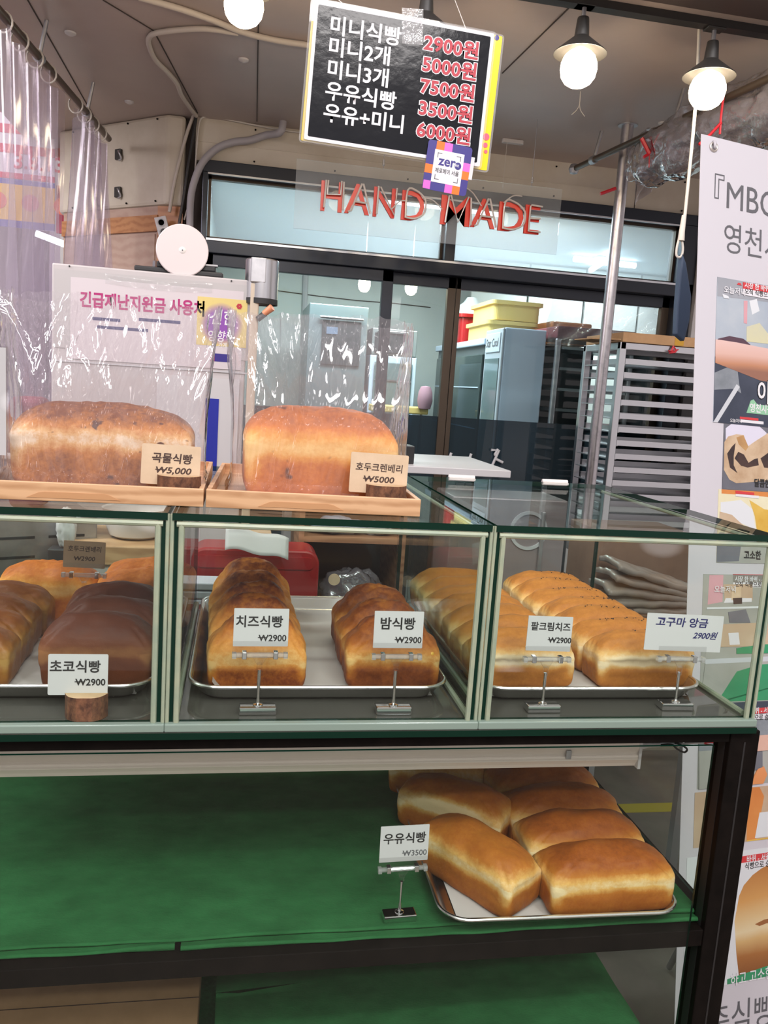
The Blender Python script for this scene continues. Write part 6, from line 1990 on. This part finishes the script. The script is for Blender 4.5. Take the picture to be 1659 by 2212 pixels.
# slotted steel oven at the far left
t = T('toaster_oven', 'grey slotted steel oven at the left behind the walnut loaf', 'oven', (-0.475, 0.90, WZ + 0.1105), 0.42)
G().box(-0.13, 0.13, -0.09, 0.14, 0, 0.19).build('body', 'alu_dull', t, bevel=0.004)
for k in range(3):
    G().box(-0.11, -0.01, -0.0915, -0.089, 0.05 + 0.045 * k, 0.056 + 0.045 * k).build('slot', 'ink_black', t)
    G().box(0.02, 0.10, -0.0915, -0.089, 0.05 + 0.045 * k, 0.056 + 0.045 * k).build('slot', 'ink_black', t)
for x in (0.06, 0.095):
    G().lathe([(0.0005, 0.016), (0.011, 0.015), (0.013, 0.0)], 18, frontal(x, -0.09, 0.035)).build('knob', 'chrome', t, smooth=True)
t = T('brown_carton', 'brown carton under the slotted steel oven', 'carton', (-0.475, 0.90, WZ))
G().box(-0.14, 0.14, -0.10, 0.15, 0, 0.11).build('carton_body', 'cardboard', t, bevel=0.003)
t.rotation_euler = (0, 0, 0.42)
# grey steel cabinet and the pile of bags at the right
t = T('steel_cabinet', 'mauve grey metal appliance behind the right glass case', 'appliance', (0.66, 0.95, WZ))
G().box(0.53, 0.835, 0.82, 0.99, WZ, 1.25).build('body', M('mauve_steel', (0.30, 0.25, 0.26), 0.35, metal=0.3), t, True, bevel=0.004)
G().lathe([(0.05, 0.0), (0.05, 0.004), (0.042, 0.004), (0.042, 0)], 36, frontal(0.735, 0.82, 1.17)).build('dial_ring', 'grey_paint', t, True, smooth=30)
G().box(0.765, 0.775, 0.81, 0.82, 0.93, 1.22).build('handle', 'alu_dull', t, True, bevel=0.002)
YG = 0.90
t = T('side_counter', 'grey side table right of the work table, under the bread bags', 'table', (1.07, 1.2, 0))
G().box(0.885, 1.32, 0.86, 1.50, WZ - 0.03, WZ).build('table_top', 'grey_paint', t, True, bevel=0.003)
for x in (0.895, 1.285):
    for y in (0.88, 1.455):
        G().box(x, x + 0.025, y, y + 0.025, 0, WZ - 0.03).build('leg', 'grey_paint', t, True)
t = T('carton', 'brown carton standing behind the pile of bread bags', 'carton', (1.0, 1.12, WZ))
x0, x1 = at(1288, 1240, Y=1.06).x, at(1490, 1240, Y=1.06).x
G().box(max(x0, 0.89), x1, 1.06, 1.28, WZ, at(1380, 1150, Y=1.06).z).build('carton_body', M('carton_brown', (0.36, 0.22, 0.15), 0.75, c2=(0.28, 0.16, 0.11), sc=10), t, True, bevel=0.003)
t = T('low_carton', 'brown carton under the folded bread bags', 'carton', (1.0, 0.97, WZ))
xa, xb = max(0.89, at(1290, 1330, Y=YG).x), at(1500, 1330, Y=YG).x
zb_ = at(1390, 1325, Y=YG).z
G().box(xa, xb, YG - 0.02, YG + 0.14, WZ, zb_).build('carton_body', 'carton_brown', t, True, bevel=0.003)
for k in range(5):
    def f(u, v, k=k):
        w_ = xb - xa
        return Vector((xa + 0.006 * (k % 2) + 0.012 * k + (w_ - 0.02 - 0.01 * k) * u, YG - 0.012 + 0.14 * v, zb_ + 0.011 + 0.0225 * k + 0.012 * math.sin(pi * v) + 0.007 * noise.noise(Vector((u * 5, v * 5, k))) + (0.030 - 0.060 * u) * (k > 1) * (k - 1) * 0.35))
    o = G().grid(f, 24, 16).build('bread_bag_bundle', M('bag_bundle', (0.52, 0.45, 0.42), 0.25, c2=(0.42, 0.34, 0.30), sc=18) if k == 0 else 'bag_bundle', smooth='all', solid=0.014)
    tag(o, ['bottom bundle', 'second lowest bundle', 'middle bundle', 'second highest bundle', 'top bundle'][k] + ' of folded clear bread bags behind the seeded loaves', 'bag bundle', 'folded bread bags')
blob('white_pouch', 'small white pouch beside the slotted steel oven', 'pouch', at(143, 1140, Y=0.80), 0.022, 0.02, 0.045, 'white_paper', 21, 0.25)
bp = at(143, 1140, Y=0.80)
t = T('pouch_carton', 'dark carton under the small white pouch', 'carton', (bp.x, 0.80, WZ))
G().box(bp.x - 0.035, bp.x + 0.02, 0.775, 0.83, WZ, bp.z - 0.046).build('carton_body', 'kitchen_dark', t, True, bevel=0.002)
a, b = at(872, 963, Y=1.05), at(893, 1014, Y=1.05)
t = T('black_box', 'small black box at the left end of the white table, behind the kraft card', 'box', ((a.x + b.x) / 2, 1.08, 1.3035))
G().box(a.x - 0.04, b.x, 1.05, 1.12, 1.3035, a.z).build('box_body', 'black_plastic', t, True, bevel=0.002)
